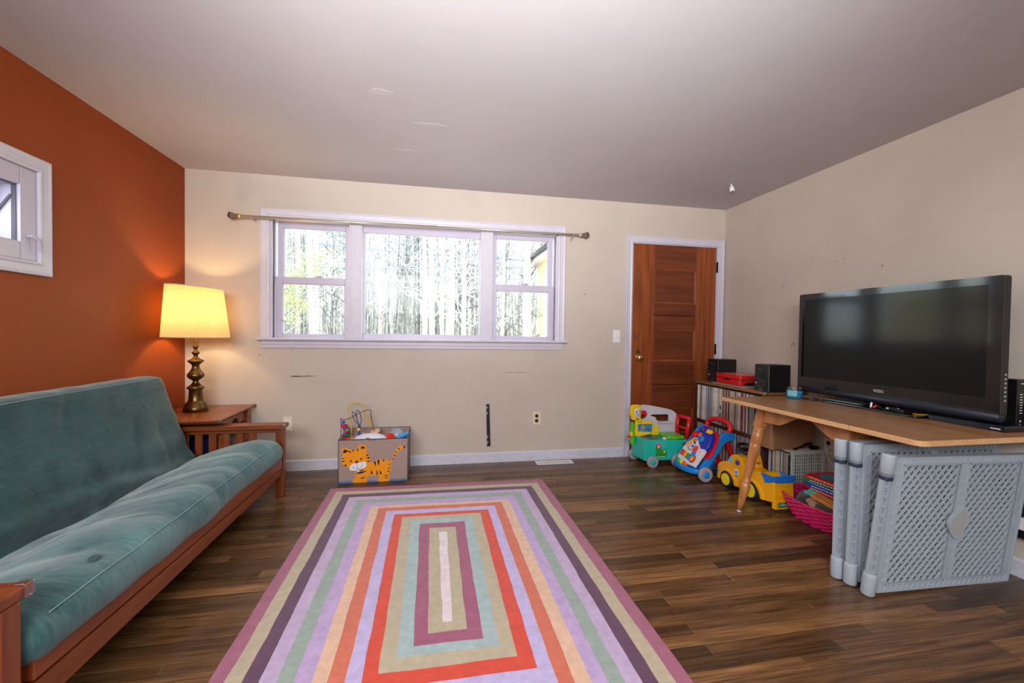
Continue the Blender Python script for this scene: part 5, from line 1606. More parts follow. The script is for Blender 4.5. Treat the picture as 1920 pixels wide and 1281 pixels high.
def gate_panel(w, h, mat, plaque=True, rib=True):
    """local: post axis at x=0, panel towards +x, front face at -y"""
    def bld(b, name, m_, par):
        b.xf(mat)
        return b.build(name, m_, par)
    b = MB()
    F0, F1, th = 0.030, w, 0.022
    fw, fz0, fz1 = 0.040, 0.014, h - 0.010
    b.box(F0, F0 + fw, -th / 2, th / 2, fz0, fz1)
    b.box(F1 - fw, F1, -th / 2, th / 2, fz0, fz1)
    b.box(F0 + fw, F1 - fw, -th / 2, th / 2, fz0, fz0 + 0.034)
    b.box(F0 + fw, F1 - fw, -th / 2, th / 2, fz1 - 0.034, fz1)
    mx_ = (F0 + F1) / 2 + 0.004
    b.box(mx_ - 0.020, mx_ + 0.020, -th / 2, th / 2, fz0 + 0.034, fz1 - 0.034)
    # raised lips round each field and the slanted ribs of the rim
    for a, c in ((F0 + fw, mx_ - 0.020), (mx_ + 0.020, F1 - fw)):
        for q in ((a, a + 0.005, fz0 + 0.034, fz1 - 0.034), (c - 0.005, c, fz0 + 0.034, fz1 - 0.034), (a, c, fz0 + 0.034, fz0 + 0.039), (a, c, fz1 - 0.039, fz1 - 0.034)):
            b.box(q[0], q[1], -th / 2 - 0.005, -th / 2, q[2], q[3])
    for q in ((F0 + 0.002, F0 + 0.006, fz0, fz1), (F1 - 0.005, F1, fz0, fz1)):
        b.box(q[0], q[1], -th / 2 - 0.006, -th / 2, q[2], q[3])
    for zz in (fz0, fz1 - 0.005):
        b.box(F0, F1, -th / 2 - 0.006, -th / 2, zz, zz + 0.005)
    if rib:
        k = int((F1 - F0) / 0.030)
        for i in range(k):
            xx = F0 + 0.012 + i * 0.030
            for zz in (fz0 + 0.005, fz1 - 0.031):
                b.bar((xx, -th / 2 - 0.002, zz), (xx + 0.012, -th / 2 - 0.002, zz + 0.026), 0.004, 0.004, up=(0, 1, 0))
        for i in range(13):
            zz = fz0 + 0.05 + i * 0.045
            b.bar((F0 + 0.020, -th / 2 - 0.002, zz), (F0 + fw, -th / 2 - 0.002, zz + 0.012), 0.004, 0.004, up=(0, 1, 0))
            b.bar((mx_ - 0.018, -th / 2 - 0.002, zz), (mx_ + 0.018, -th / 2 - 0.002, zz + 0.004), 0.003, 0.003, up=(0, 1, 0))
    pn = bld(b, 'panel', m_gate, gt)
    # lattice of each field
    for a, c in ((F0 + fw, mx_ - 0.020), (mx_ + 0.020, F1 - fw)):
        z0_, z1_ = fz0 + 0.034, fz1 - 0.034
        b = MB()
        dx, dz = 0.0370, 0.0460
        sl = dz / dx
        n0 = int((z1_ - z0_) / dz) + int((c - a) / dx) + 4
        for sgn in (1, -1):
            for i in range(-n0, n0 + 1):
                zc = z0_ + i * dz + (dz / 2 if sgn < 0 else 0)
                if sgn > 0:
                    s_ = clip((a, zc), (c, zc + sl * (c - a)), a, c, z0_, z1_)
                else:
                    s_ = clip((a, zc), (c, zc - sl * (c - a)), a, c, z0_, z1_)
                if s_:
                    off = -0.0015 if sgn > 0 else 0.0015
                    b.bar((s_[0][0], off, s_[0][1]), (s_[1][0], off, s_[1][1]), 0.009, 0.0064, up=(0, 0, 1) if False else Vector((-(s_[1][1] - s_[0][1]) * 1.0, 0, s_[1][0] - s_[0][0])))
        bld(b, 'lattice', m_gate, pn)
    if plaque:
        P = chaikin([(0.030, 0.078), (0.064, 0.020), (0.034, -0.072), (-0.012, -0.080), (-0.062, 0.000), (-0.022, 0.052)], 3, 0.2)
        b = MB().prism(P, (mx_, -th / 2, h * 0.5 + 0.004), X, Z, -Y * 0.010)
        bld(b, 'plaque_rim', m_gate, pn)
        b = MB().prism([(p[0] * 0.82, p[1] * 0.82) for p in P], (mx_, -th / 2 - 0.010, h * 0.5 + 0.004), X, Z, -Y * 0.0015)
        bld(b, 'plaque', m_plq, pn)
    # hinge post with caps and pierced column
    b = MB().lathe([(0.024, 0.002), (0.0265, 0.006), (0.0265, 0.095), (0.025, 0.10)], (0, 0, 0), 20)
    for i in range(12):
        b.lathe([(0.0268, 0.010 + i * 0.007), (0.0274, 0.0115 + i * 0.007), (0.0268, 0.013 + i * 0.007)], (0, 0, 0), 20, caps=False)
    b.box(0.0, F0 + 0.004, -0.009, 0.009, 0.02, 0.09)
    bld(b, 'post_foot', m_gate, pn)
    b = MB().lathe([(0.0255, h - 0.098), (0.0255, h - 0.004), (0.024, h), (0.010, h)], (0, 0, 0), 20)
    for i in range(11):
        b.lathe([(0.0257, h - 0.080 + i * 0.007), (0.0263, h - 0.0785 + i * 0.007), (0.0257, h - 0.077 + i * 0.007)], (0, 0, 0), 20, caps=False)
    b.box(0.0, F0 + 0.004, -0.009, 0.009, h - 0.09, h - 0.012)
    bld(b, 'post_cap', m_gate, pn)
    bld(MB().lathe([(0.0258, h - 0.112), (0.0262, h - 0.110), (0.0262, h - 0.098), (0.0258, h - 0.096)], (0, 0, 0), 20), 'post_band', m_band, pn)
    b = MB()
    z0_, z1_ = 0.098, h - 0.110
    b.box(-0.021, -0.006, -0.006, 0.008, z0_, z1_)
    b.box(0.016, 0.021, -0.006, 0.008, z0_, z1_)
    b.box(-0.021, 0.021, 0.006, 0.010, z0_, z1_)
    k = 10
    st_ = (z1_ - z0_) / k
    for i in range(k):
        zc = z0_ + st_ * i
        pts = [(-0.006, zc + 0.2 * st_), (0.005, zc), (0.016, zc + 0.2 * st_), (0.016, zc + 0.7 * st_), (0.005, zc + 0.92 * st_), (-0.006, zc + 0.7 * st_)]
        for j in range(6):
            p, q = pts[j], pts[(j + 1) % 6]
            b.bar((p[0], 0.0, p[1]), (q[0], 0.0, q[1]), 0.010, 0.003, up=Vector((-(q[1] - p[1]), 0, q[0] - p[0])))
        b.box(-0.021, -0.006, -0.0075, -0.006, zc, zc + 0.003)
    bld(b, 'hinge_post', m_gate, pn)
    return pn
def pose(x, y, rz, lean, roll_=0.0):
    return Matrix.Translation((x, y, 0.002)) @ Matrix.Rotation(rz, 4, 'Z') @ Matrix.Rotation(lean, 4, 'X') @ Matrix.Rotation(roll_, 4, 'Y')
gate_panel(0.79, 0.655, pose(3.823, -2.186, R(-0.6), R(5.6), R(1.2)))
gate_panel(0.862, 0.668, pose(3.822, -2.106, R(0.6), R(0.2), R(0.9)), plaque=False)
gate_panel(0.876, 0.668, pose(3.812, -2.050, R(0.4), R(-0.2), R(0.2)), plaque=False)
wr = thing('wall_heater', 'dark low panel with a pale strip on the wall behind the grey gate', 'heater', (4.69, -2.3, 0.3))
MB().box(4.66, 4.719, -2.9, -2.12, 0.315, 0.47).build('heater_body', M('navy_panel', (24, 28, 40), 0.5), wr, bevel=0.004)
MB().box(4.665, 4.719, -2.9, -2.12, 0.245, 0.305).build('heater_strip', m_plate, wr, bevel=0.003)
MB().box(4.67, 4.719, -2.9, -2.12, 0.205, 0.240).build('heater_slot', m_black, wr)

# ------------------------------------------------------------------ pink basket, books and soft things in it
m_pink = M('magenta_wicker', (214, 18, 104), 0.35, var=0.25, vscale=30, coat=0.3)
bk = thing('pink_basket', 'magenta wicker basket of books and soft toys beside the grey gate', 'basket', (4.37, -1.56, 0))
bcx, bcy, brx, bry, bhh = 4.340, -1.535, 0.220, 0.295, 0.135
def brad(z):
    return 0.74 + 0.26 * (z / bhh) ** 0.8
NS = 44
for lev in range(11):
    z = 0.008 + (bhh - 0.012) * lev / 10
    pts = []
    for i in range(NS * 2):
        a = 2 * math.pi * i / (NS * 2)
        k_ = brad(z) + (0.017 if (i // 2 + lev) % 2 else -0.017)
        pts.append((bcx + brx * k_ * math.cos(a), bcy + bry * k_ * math.sin(a), z + 0.002 * nz3(i * .7, lev)))
    MB().tube(pts, 0.0066, 5, closed=True).build('wicker_strand', m_pink, bk)
b = MB()
for i in range(NS):
    a = 2 * math.pi * (i + 0.25) / NS
    b.tube([(bcx + brx * brad(z) * math.cos(a), bcy + bry * brad(z) * math.sin(a), z) for z in (0.004, 0.05, 0.10, bhh + 0.004)], 0.0035, 5)
b.build('wicker_stakes', m_pink, bk)
b = MB()
for ph in (0, math.pi / 2):
    b.tube([(bcx + brx * (1.0 + 0.014 * math.cos(20 * a + ph)) * math.cos(a), bcy + bry * (1.0 + 0.014 * math.cos(20 * a + ph)) * math.sin(a), bhh + 0.004 * math.sin(20 * a + ph)) for a in [2 * math.pi * i / 120 for i in range(120)]], 0.006, 5, closed=True)
b.build('basket_rim', m_pink, bk)
MB().prism(ellipse(bcx, bcy, brx * 0.73, bry * 0.73, 30), (0, 0, 0.002), X, Y, Z * 0.006).build('basket_floor', m_pink, bk)
def lump(c, rr, seed, rotz=0.0, k_=0.18):
    c = Vector(c)
    M_ = Matrix.Rotation(rotz, 3, 'Z')
    def fn(a, t_):
        th, ph = 2 * math.pi * a, math.pi * t_
        d_ = Vector((math.cos(th) * math.sin(ph), math.sin(th) * math.sin(ph), -math.cos(ph)))
        s_ = 1 + k_ * nz3(d_.x * 2 + seed, d_.y * 2, d_.z * 2)
        return c + M_ @ Vector((d_.x * rr[0] * s_, d_.y * rr[1] * s_, d_.z * rr[2] * s_))
    return MB().grid(fn, 22, 14, cu=True)
def soft(name, label, c, rr, seed, rgb, rz=0.0, extra=None):
    t = thing(name, label, 'soft toy', (c[0], c[1], c[2] - rr[2]))
    lump(c, rr, seed, rz).build('plush_body', M(name + '_cloth', rgb, 0.95, var=0.25, vscale=40, bump=0.5, bscale=200, sheen=0.3), t)
    if extra:
        extra(t)
    return t
soft('brown_plush', 'dark brown plush toy at the left side of the pink basket', (4.27, -1.46, 0.115), (0.085, 0.075, 0.055), 1.0, (58, 50, 42), 0.4, lambda t: [lump((4.335, -1.425, 0.15), (0.03, 0.03, 0.025), 3).build('plush_ear', M('brown_plush_cloth', (58, 50, 42)), t), lump((4.21, -1.52, 0.135), (0.03, 0.025, 0.02), 4).build('plush_paw', M('tan_paw', (170, 140, 116), 0.9), t)])
soft('olive_plush', 'olive-brown plush toy along the front rim of the pink basket', (4.25, -1.60, 0.115), (0.07, 0.09, 0.04), 5.0, (74, 68, 50), 0.2, lambda t: lump((4.20, -1.55, 0.125), (0.03, 0.03, 0.025), 8).build('plush_paw', M('tan_paw', (170, 140, 116)), t))
soft('grey_cloth_toy', 'grey folded cloth toy in the middle of the pink basket', (4.42, -1.47, 0.135), (0.075, 0.11, 0.04), 9.0, (112, 116, 130), 0.9, lambda t: MB().tube(smooth_loop([(4.37, -1.42, 0.168), (4.40, -1.47, 0.178), (4.43, -1.53, 0.172)], 4, False), 0.004, 6).build('white_trim', m_plate, t))
soft('beige_plush', 'beige plush toy lying under the stack of picture books', (4.47, -1.64, 0.12), (0.085, 0.12, 0.05), 12.0, (158, 138, 124), 0.3, lambda t: lump((4.40, -1.61, 0.155), (0.03, 0.04, 0.02), 8).build('plush_patch', M('pink_beige', (186, 150, 136), 0.9), t))
ob = thing('orange_cloth_book', 'long orange cloth book with printed lines and a teal end in the basket', 'book', (4.3, -1.6, 0.15))
pa_, pb_ = Vector((4.262, -1.44, 0.168)), Vector((4.215, -1.735, 0.160))
dd_ = (pb_ - pa_).normalized()
MB().bar(pa_ + dd_ * 0.06, pb_, 0.055, 0.022, up=(-0.35, 0, 1)).build('book_body', M('orange_cloth', (226, 146, 62), 0.85, var=0.08, vscale=30), ob, bevel=0.006, seg=3)
MB().bar(pa_, pa_ + dd_ * 0.06, 0.055, 0.022, up=(-0.35, 0, 1)).build('teal_end', M('teal_cloth_end', (92, 178, 176), 0.85), ob, bevel=0.006, seg=3)
b = MB()
upv = Vector((-0.35, 0, 1)).normalized()
sd_ = dd_.cross(upv).normalized()
rd = random.Random(2)
for row_ in (-0.014, 0.0, 0.012):
    s_ = 0.075
    while s_ < 0.28:
        l_ = rd.uniform(0.004, 0.014)
        c0 = pa_ + dd_ * s_ + sd_ * row_ + sd_.cross(dd_) * 0.0115
        b.bar(c0, c0 + dd_ * l_, 0.004, 0.001, up=sd_.cross(dd_))
        s_ += l_ + 0.005
b.build('printed_line', M('print_dark_brown', (74, 40, 20), 0.8), ob)
gr = thing('green_teether', 'bright green wavy teether ring with a dark red centre in the basket', 'toy', (4.33, -1.76, 0.17))
MB().tube([(4.315 + 0.010 * math.sin(t_), -1.725 + (0.034 + 0.005 * math.cos(6 * t_)) * math.cos(t_), 0.192 + (0.030 + 0.005 * math.cos(6 * t_)) * math.sin(t_)) for t_ in [2 * math.pi * i / 48 for i in range(48)]], 0.006, 6, closed=True).build('ring', M('bright_green', (60, 206, 70), 0.4), gr)
MB().ball((4.32, -1.725, 0.192), (0.010, 0.026, 0.024), 12).build('centre', M('dark_red_cloth', (120, 22, 24), 0.8), gr)
bkcol = [((196, 26, 40), 'red', 'lowest'), ((24, 74, 160), 'blue', 'second'), ((36, 98, 178), 'sky-blue', 'middle'), ((30, 122, 52), 'green', 'fourth'), ((222, 30, 40), 'bright red', 'topmost')]
m_page = M('book_pages', (232, 226, 210), 0.8)
z = 0.176
for i, (c, cn, pos) in enumerate(bkcol):
    tk_ = 0.019 if i != 2 else 0.014
    rz_ = R([-4, 3, -2, 5, 1][i])
    w_, l_ = (0.20, 0.27) if i != 4 else (0.21, 0.26)
    t = thing('picture_book', '%s picture book, %s in the stack on the pink basket' % (cn, pos if pos in ('lowest', 'topmost', 'middle') else pos + ' from the bottom'), 'book', (4.385, -1.535, z), 0, 'picture books stacked on the basket')
    Mx = Matrix.Translation((4.385, -1.535 + [0.0, -.012, 0.006, 0.008, 0.004][i], z)) @ Matrix.Rotation(rz_, 4, 'Z')
    cm = M('book_cover_%d' % i, c, 0.35)
    MB().box(-w_ / 2 + 0.004, w_ / 2 - 0.004, -l_ / 2 + 0.004, l_ / 2 - 0.004, 0.002, tk_ - 0.002).xf(Mx).build('pages', m_page, t)
    MB().box(-w_ / 2, w_ / 2, -l_ / 2, l_ / 2, 0, 0.002).box(-w_ / 2, w_ / 2, -l_ / 2, l_ / 2, tk_ - 0.002, tk_).box(-w_ / 2 - 0.001, -w_ / 2 + 0.002, -l_ / 2, l_ / 2, 0.0, tk_).xf(Mx).build('cover', cm, t)
    b = MB()
    s_ = -l_ / 2 + 0.03
    while s_ < l_ / 2 - 0.04:
        q = 0.006 + 0.008 * ((i * 7 + int(s_ * 1000)) % 3)
        b.box(-w_ / 2 - 0.0016, -w_ / 2 - 0.001, s_, s_ + q, tk_ * 0.35, tk_ * 0.65)
        s_ += q + 0.007
    b.xf(Mx).build('spine_print', m_page, t)
    if i == 4:
        MB().prism(blob(0, 0, 0.08, 0.10, 3), (0, 0, tk_), X, Y, Z * 0.0006).xf(Mx).build('cover_picture', M('cover_blue_green', (62, 128, 150), 0.25, var=0.6, vscale=14), t)
    z += tk_ + 0.0006

# ------------------------------------------------------------------ turquoise play cart
m_teal = M('turquoise_plastic', (32, 188, 170), 0.28)
m_tray = M('deep_teal_tray', (10, 92, 108), 0.3)
m_wht = M('toy_white_plastic', (206, 204, 214), 0.3)
m_yel = M('toy_yellow_plastic', (240, 204, 24), 0.3)
m_grn = M('toy_green_plastic', (96, 190, 26), 0.3)
m_red = M('toy_red_plastic', (216, 22, 34), 0.3)
m_whl = M('toy_grey_wheel', (156, 150, 162), 0.5)
kt = thing('play_cart', 'turquoise toddler play cart with white arched panel in front of the door', 'toy', (3.93, -0.24, 0))
b = MB()
b.hexa([(3.722, -0.345, 0.052), (4.055, -0.350, 0.052), (4.055, -0.135, 0.052), (3.700, -0.135, 0.052), (3.719, -0.350, 0.238), (4.142, -0.355, 0.228), (4.142, -0.125, 0.228), (3.697, -0.130, 0.238)])
b.build('cart_body', m_teal, kt, bevel=0.012, seg=3)
MB().prism(ellipse(3.815, -0.255, 0.085, 0.062, 24), (0, 0, 0.2365), X, Y, Z * 0.0025).build('water_tray', m_tray, kt)
MB().prism(rrect(3.945, 4.115, -0.335, -0.16, 0.02), (0, 0, 0.2335), X, Y, Z * 0.028).build('seat_lid', m_grn, kt, bevel=0.008, seg=3)
MB().prism(rrect(3.99, 4.04, -0.347, -0.315, 0.008), (0, 0, 0.234), X, Y, Z * 0.027).build('seat_lid', m_grn, kt, bevel=0.004)
MB().ball((3.925, -0.315, 0.240), (0.022, 0.018, 0.014), 12).build('knob', m_wht, kt)
OUT = [(3.765, 0.232), (3.765, 0.475), (3.778, 0.50), (3.81, 0.508), (3.837, 0.507), (3.891, 0.501), (3.99, 0.481), (4.06, 0.467), (4.101, 0.456), (4.13, 0.44), (4.147, 0.422), (4.186, 0.411), (4.189, 0.396), (4.159, 0.391), (4.150, 0.32), (4.146, 0.228)]
WINH = [(3.890, 0.405), (3.904, 0.417), (4.058, 0.416), (4.078, 0.406), (4.080, 0.352), (3.971, 0.353), (3.946, 0.366), (3.944, 0.389)]
MB().cut([OUT, WINH, ellipse(3.818, 0.417, 0.040, 0.042, 22)], (0, -0.128, 0), X, Z, Y * 0.022).build('arched_panel', m_wht, kt, bevel=0.004)
MB().bar((3.955, -0.145, 0.347), (4.098, -0.145, 0.346), 0.036, 0.014).build('window_ledge', m_wht, kt, bevel=0.004)
MB().prism([(0.036 * math.cos(t_), 0.036 * math.sin(t_)) for t_ in [R(-20) + R(190) * i / 14 for i in range(15)]], (3.818, -0.126, 0.420), X, Z, Y * 0.010).build('red_disc', m_red, kt)
bd = MB().prism(smooth_loop([(3.707, 0.381), (3.79, 0.378), (3.869, 0.367), (3.872, 0.31), (3.871, 0.262), (3.80, 0.245), (3.706, 0.240), (3.703, 0.31)], 2), (0, -0.188, 0), X, Z, -Y * 0.016).build('picture_board', m_yel, kt, bevel=0.003)
MB().prism([(3.87, 0.333), (3.94, 0.330), (3.942, 0.240), (3.871, 0.240)], (0, -0.176, 0), X, Z, -Y * 0.012).build('yellow_block', m_yel, kt, bevel=0.003)
P = [(3.726, 0.350), (3.864, 0.347), (3.866, 0.278), (3.850, 0.274), (3.727, 0.284)]
MB().prism(P, (0, -0.2045, 0), X, Z, -Y * 0.001).build('screen_print', M('picture_blue', (66, 128, 176), 0.4, var=0.7, vscale=45), bd)
b = MB().prism(ellipse(3.775, 0.318, 0.016, 0.022, 12), (0, -0.2056, 0), X, Z, -Y * 0.0006)
b.build('picture_shape', M('picture_orange', (206, 140, 40), 0.4), bd)
MB().prism(ellipse(3.825, 0.302, 0.020, 0.012, 12), (0, -0.2056, 0), X, Z, -Y * 0.0006).prism(ellipse(3.80, 0.336, 0.012, 0.008, 10), (0, -0.2056, 0), X, Z, -Y * 0.0006).build('picture_shape', M('picture_green', (44, 120, 70), 0.4), bd)
MB().cyl((3.731, -0.204, 0.339), (3.731, -0.211, 0.339), 0.011, n=14).build('dial', M('dial_blue', (30, 160, 200), 0.3), bd)
MB().cyl((3.728, -0.204, 0.371), (3.728, -0.209, 0.371), 0.005, n=10).cyl((3.752, -0.204, 0.369), (3.752, -0.209, 0.369), 0.005, n=10).build('button', m_red, bd)
hd = MB().prism(smooth_loop([(3.700, 0.524), (3.664, 0.518), (3.652, 0.480), (3.648, 0.445), (3.660, 0.415), (3.668, 0.390), (3.700, 0.380), (3.742, 0.384), (3.752, 0.42), (3.756, 0.455), (3.750, 0.505), (3.735, 0.522)], 3), (0, -0.185, 0), X, Z, -Y * 0.022).build('doll_head', m_yel, kt, bevel=0.004)
MB().ball((3.717, -0.2035, 0.452), (0.034, 0.014, 0.046), 18).build('doll_face', m_wht, hd)
MB().ball((3.704, -0.2165, 0.462), (0.0055, 0.003, 0.008), 8).ball((3.738, -0.2155, 0.464), (0.0045, 0.003, 0.008), 8).build('eye', m_black, hd)
MB().tube(smooth_loop([(3.708, -0.2175, 0.441), (3.718, -0.2185, 0.435), (3.730, -0.2165, 0.442)], 4, False), 0.0018, 5).build('mouth', m_black, hd)
MB().box(3.700, 3.732, -0.2115, -0.205, 0.390, 0.398).build('collar', m_tray, hd)
b = MB().prism([(3.662, 0.236), (3.702, 0.236), (3.698, 0.30), (3.690, 0.366), (3.672, 0.370), (3.664, 0.33)], (0, -0.172, 0), X, Z, -Y * 0.030)
b.build('green_tower', m_grn, kt, bevel=0.004)
MB().box(3.660, 3.697, -0.205, -0.168, 0.168, 0.234).build('green_tower', m_grn, kt, bevel=0.004)
MB().prism(ellipse(3.661, 0.262, 0.014, 0.022, 14), (0, -0.200, 0), X, Z, -Y * 0.012).build('yellow_loop', m_yel, kt)
MB().lathe([(0.0, 0.040), (0.012, 0.036), (0.018, 0.024), (0.018, 0.020)], (3.640, -0.200, 0.208), 14).build('spinner_cap', m_red, kt)
MB().lathe([(0.018, 0.020), (0.016, 0.012), (0.006, -0.008), (0.0, -0.014)], (3.640, -0.200, 0.208), 14).build('spinner_tip', M('spinner_grey_blue', (150, 176, 196), 0.3), kt)
b = MB()
b.tube([(4.158, -0.155, 0.405), (4.146, -0.158, 0.33), (4.148, -0.158, 0.20)], [0.018, 0.018, 0.019], 10)
b.tube([(4.178, -0.300, 0.402), (4.164, -0.302, 0.33), (4.146, -0.300, 0.20)], [0.018, 0.018, 0.019], 10)
b.tube([(4.158, -0.145, 0.408), (4.180, -0.310, 0.405)], 0.018, 10)
b.tube([(4.146, -0.158, 0.315), (4.162, -0.30, 0.312)], 0.011, 8)
b.build('red_ladder', m_red, kt)
def wheel(par, c, r_, w_, ax, tyre, hub, name='wheel', hr=0.42):
    c, ax = Vector(c), Vector(ax).normalized()
    o = MB().lathe([(r_ * 0.80, -w_ / 2), (r_ * 0.96, -w_ * 0.42), (r_, -w_ * 0.2), (r_, w_ * 0.2), (r_ * 0.96, w_ * 0.42), (r_ * 0.80, w_ / 2), (r_ * 0.62, w_ * 0.44)], c, 26, ax).build(name, tyre, par)
    MB().lathe([(r_ * hr, -0.003), (r_ * hr, 0.004), (r_ * hr * 0.7, 0.008), (0, 0.010)], c + ax * (w_ * 0.46), 18, ax).build('hub', hub, o)
    return o
wheel(kt, (3.786, -0.366, 0.052), 0.052, 0.032, -Y, m_whl, m_teal)
wheel(kt, (4.085, -0.372, 0.052), 0.052, 0.032, -Y, m_whl, m_teal)
wheel(kt, (3.74, -0.110, 0.052), 0.052, 0.032, Y, m_whl, m_teal)
wheel(kt, (4.085, -0.104, 0.052), 0.052, 0.032, Y, m_whl, m_teal)
st_ = MB().prism([(3.826, 0.078), (3.925, 0.078), (3.927, 0.135), (3.905, 0.158), (3.880, 0.140), (3.872, 0.195), (3.848, 0.214), (3.826, 0.195)], (0, -0.3492, 0), X, Z, -Y * 0.0012).build('flower_sticker', M('sticker_green', (44, 142, 40), 0.4), kt)
MB().prism(ellipse(3.849, 0.186, 0.017, 0.022, 14), (0, -0.3505, 0), X, Z, -Y * 0.0008).build('flower', M('flower_pink', (226, 60, 130), 0.4), st_)
MB().prism(ellipse(3.849, 0.178, 0.009, 0.011, 12), (0, -0.3514, 0), X, Z, -Y * 0.0006).prism(ellipse(3.905, 0.133, 0.009, 0.011, 12), (0, -0.3514, 0), X, Z, -Y * 0.0006).build('flower', M('flower_yellow', (240, 220, 110), 0.4), st_)
b = MB()
for i in range(5):
    b.box(3.832 + 0.017 * i, 3.845 + 0.017 * i, -0.3512, -0.3504, 0.084, 0.092)
b.build('sticker_print', m_wht, st_)
MB().prism(ellipse(4.094, 0.197, 0.021, 0.011, 14), (0, -0.353, 0), X, Z, -Y * 0.002).build('red_reflector', M('dark_red_plastic', (150, 28, 40), 0.3), kt)

# ------------------------------------------------------------------ blue baby walker
m_blu = M('walker_blue', (22, 134, 220), 0.28)
m_dbl = M('walker_navy', (20, 44, 170), 0.25)
m_wpn = M('walker_white', (226, 222, 230), 0.3)
wk = thing('baby_walker', 'blue and white push-along baby walker with a red loop handle', 'toy', (4.15, -0.56, 0))
W0 = Vector((3.975, -0.592, 0.108))
s_dir = Vector((0.56, -0.03, 0.83)).normalized()       # up the slope of the panel
u_dir = Vector((-0.06, -1.0, 0.0)).normalized()          # to the viewer's right
n_dir = u_dir.cross(s_dir).normalized()
if n_dir.x > 0:
    n_dir = -n_dir
def wp(b, poly, lift, th, k=3, sm=True):
    P = smooth_loop(poly, k) if sm else poly
    return b.prism(P, W0 + n_dir * lift, u_dir, s_dir, n_dir * th)
# frame: two sloping side arms joined by the curved front tray
for sgn in (-1, 1):
    yy = -0.565 + sgn * -0.150
    b = MB()
    P = [(3.985, 0.075), (4.03, 0.060), (4.10, 0.135), (4.18, 0.255), (4.225, 0.300), (4.295, 0.318), (4.305, 0.350), (4.25, 0.378), (4.195, 0.362), (4.155, 0.320), (4.10, 0.250), (4.03, 0.150)]
    b.prism(smooth_loop(P, 2), (0, yy - 0.016, 0), X, Z, Y * 0.032)
    b.build('side_arm', m_blu, wk, bevel=0.006)
b = MB()
TP = [(4.04, -0.395), (3.965, -0.415), (3.925, -0.48), (3.915, -0.565), (3.925, -0.65), (3.965, -0.715), (4.04, -0.735), (4.10, -0.72), (4.10, -0.41)]
b.prism(smooth_loop(TP, 3), (0, 0, 0.045), X, Y, Z * 0.045)
b.build('front_tray', m_blu, wk, bevel=0.014, seg=3)
for i, (yy, mt_) in enumerate(((-0.50, M('roller_green', (40, 176, 50), 0.3)), (-0.545, m_yel), (-0.59, M('roller_orange', (240, 90, 28), 0.3)))):
    MB().lathe([(0.010, -0.022), (0.021, -0.014), (0.023, 0.0), (0.021, 0.014), (0.010, 0.022)], (3.955, yy, 0.098), 14, Y).build('roller', mt_, wk)
pn = MB()
wp(pn, [(-0.125, 0.0), (-0.02, -0.014), (0.118, -0.010), (0.128, 0.01), (0.136, 0.135), (0.120, 0.152), (0.075, 0.145), (0.045, 0.165), (0.02, 0.178), (0.0, 0.20), (-0.03, 0.218), (-0.075, 0.205), (-0.105, 0.165), (-0.125, 0.14), (-0.132, 0.07)], 0.0, 0.026)
pn = pn.build('activity_panel', m_wpn, wk, bevel=0.004)
L0 = 0.0262
def deco(name, mt_, poly, lift=L0, th=0.004, sm=True):
    b = MB()
    wp(b, poly, lift, th, 3, sm)
    return b.build(name, mt_, pn)
for i, c in enumerate(((216, 24, 44), (238, 60, 40), (244, 196, 28), (28, 166, 60), (26, 120, 216))):
    u0 = -0.118 + 0.031 * i
    deco('piano_key', M('piano_key_%d' % i, c, 0.3), [(u0, 0.030 - 0.003 * i), (u0 + 0.028, 0.027 - 0.003 * i), (u0 + 0.028, 0.076 - 0.003 * i), (u0, 0.079 - 0.003 * i)], L0, 0.006, False)
deco('orange_dial', M('dial_dark_red', (190, 34, 40), 0.3), ellipse(0.068, 0.040, 0.034, 0.034, 18), L0, 0.006, False)
deco('orange_dial', M('dial_orange', (240, 160, 30), 0.3), ellipse(0.068, 0.040, 0.023, 0.023, 16), L0 + 0.006, 0.004, False)
deco('red_knob', M('knob_red', (222, 60, 56), 0.3), ellipse(0.034, 0.122, 0.026, 0.030, 18), L0, 0.010, False)
deco('blue_gear', m_blu, [((0.022 + 0.004 * (i % 2)) * math.cos(i * math.pi / 8) + 0.045, (0.022 + 0.004 * (i % 2)) * math.sin(i * math.pi / 8) + 0.082) for i in range(16)], L0, 0.008, False)
deco('face_patch', M('sticker_yellow', (240, 180, 40), 0.4), [(-0.118, 0.115), (-0.10, 0.160), (-0.075, 0.195), (-0.03, 0.208), (-0.02, 0.19), (-0.06, 0.165), (-0.085, 0.125)], L0, 0.0016)
deco('face_patch', M('sticker_orange', (226, 110, 36), 0.4), ellipse(-0.035, 0.192, 0.018, 0.012, 12), L0 + 0.0018, 0.0012, False)
deco('face_patch', M('sticker_lilac', (206, 160, 214), 0.4), ellipse(-0.055, 0.140, 0.014, 0.020, 12), L0, 0.0014, False)
deco('face_eye', m_black, [(-0.045, 0.178), (-0.02, 0.176), (-0.006, 0.160), (-0.020, 0.160), (-0.032, 0.164)], L0 + 0.002, 0.0016)
deco('face_eye', m_dbl, ellipse(-0.022, 0.135, 0.010, 0.012, 12), L0, 0.002, False)
b = MB()
b.tube(smooth_loop([W0 + u_dir * a + s_dir * c + n_dir * (L0 + 0.001) for a, c in ((-0.075, 0.118), (-0.055, 0.100), (-0.03, 0.100), (-0.012, 0.110))], 4, False), 0.003, 5)
b.build('face_mouth', m_black, pn)
deco('red_dot', m_red, ellipse(0.092, 0.118, 0.005, 0.005, 10), L0, 0.002, False)
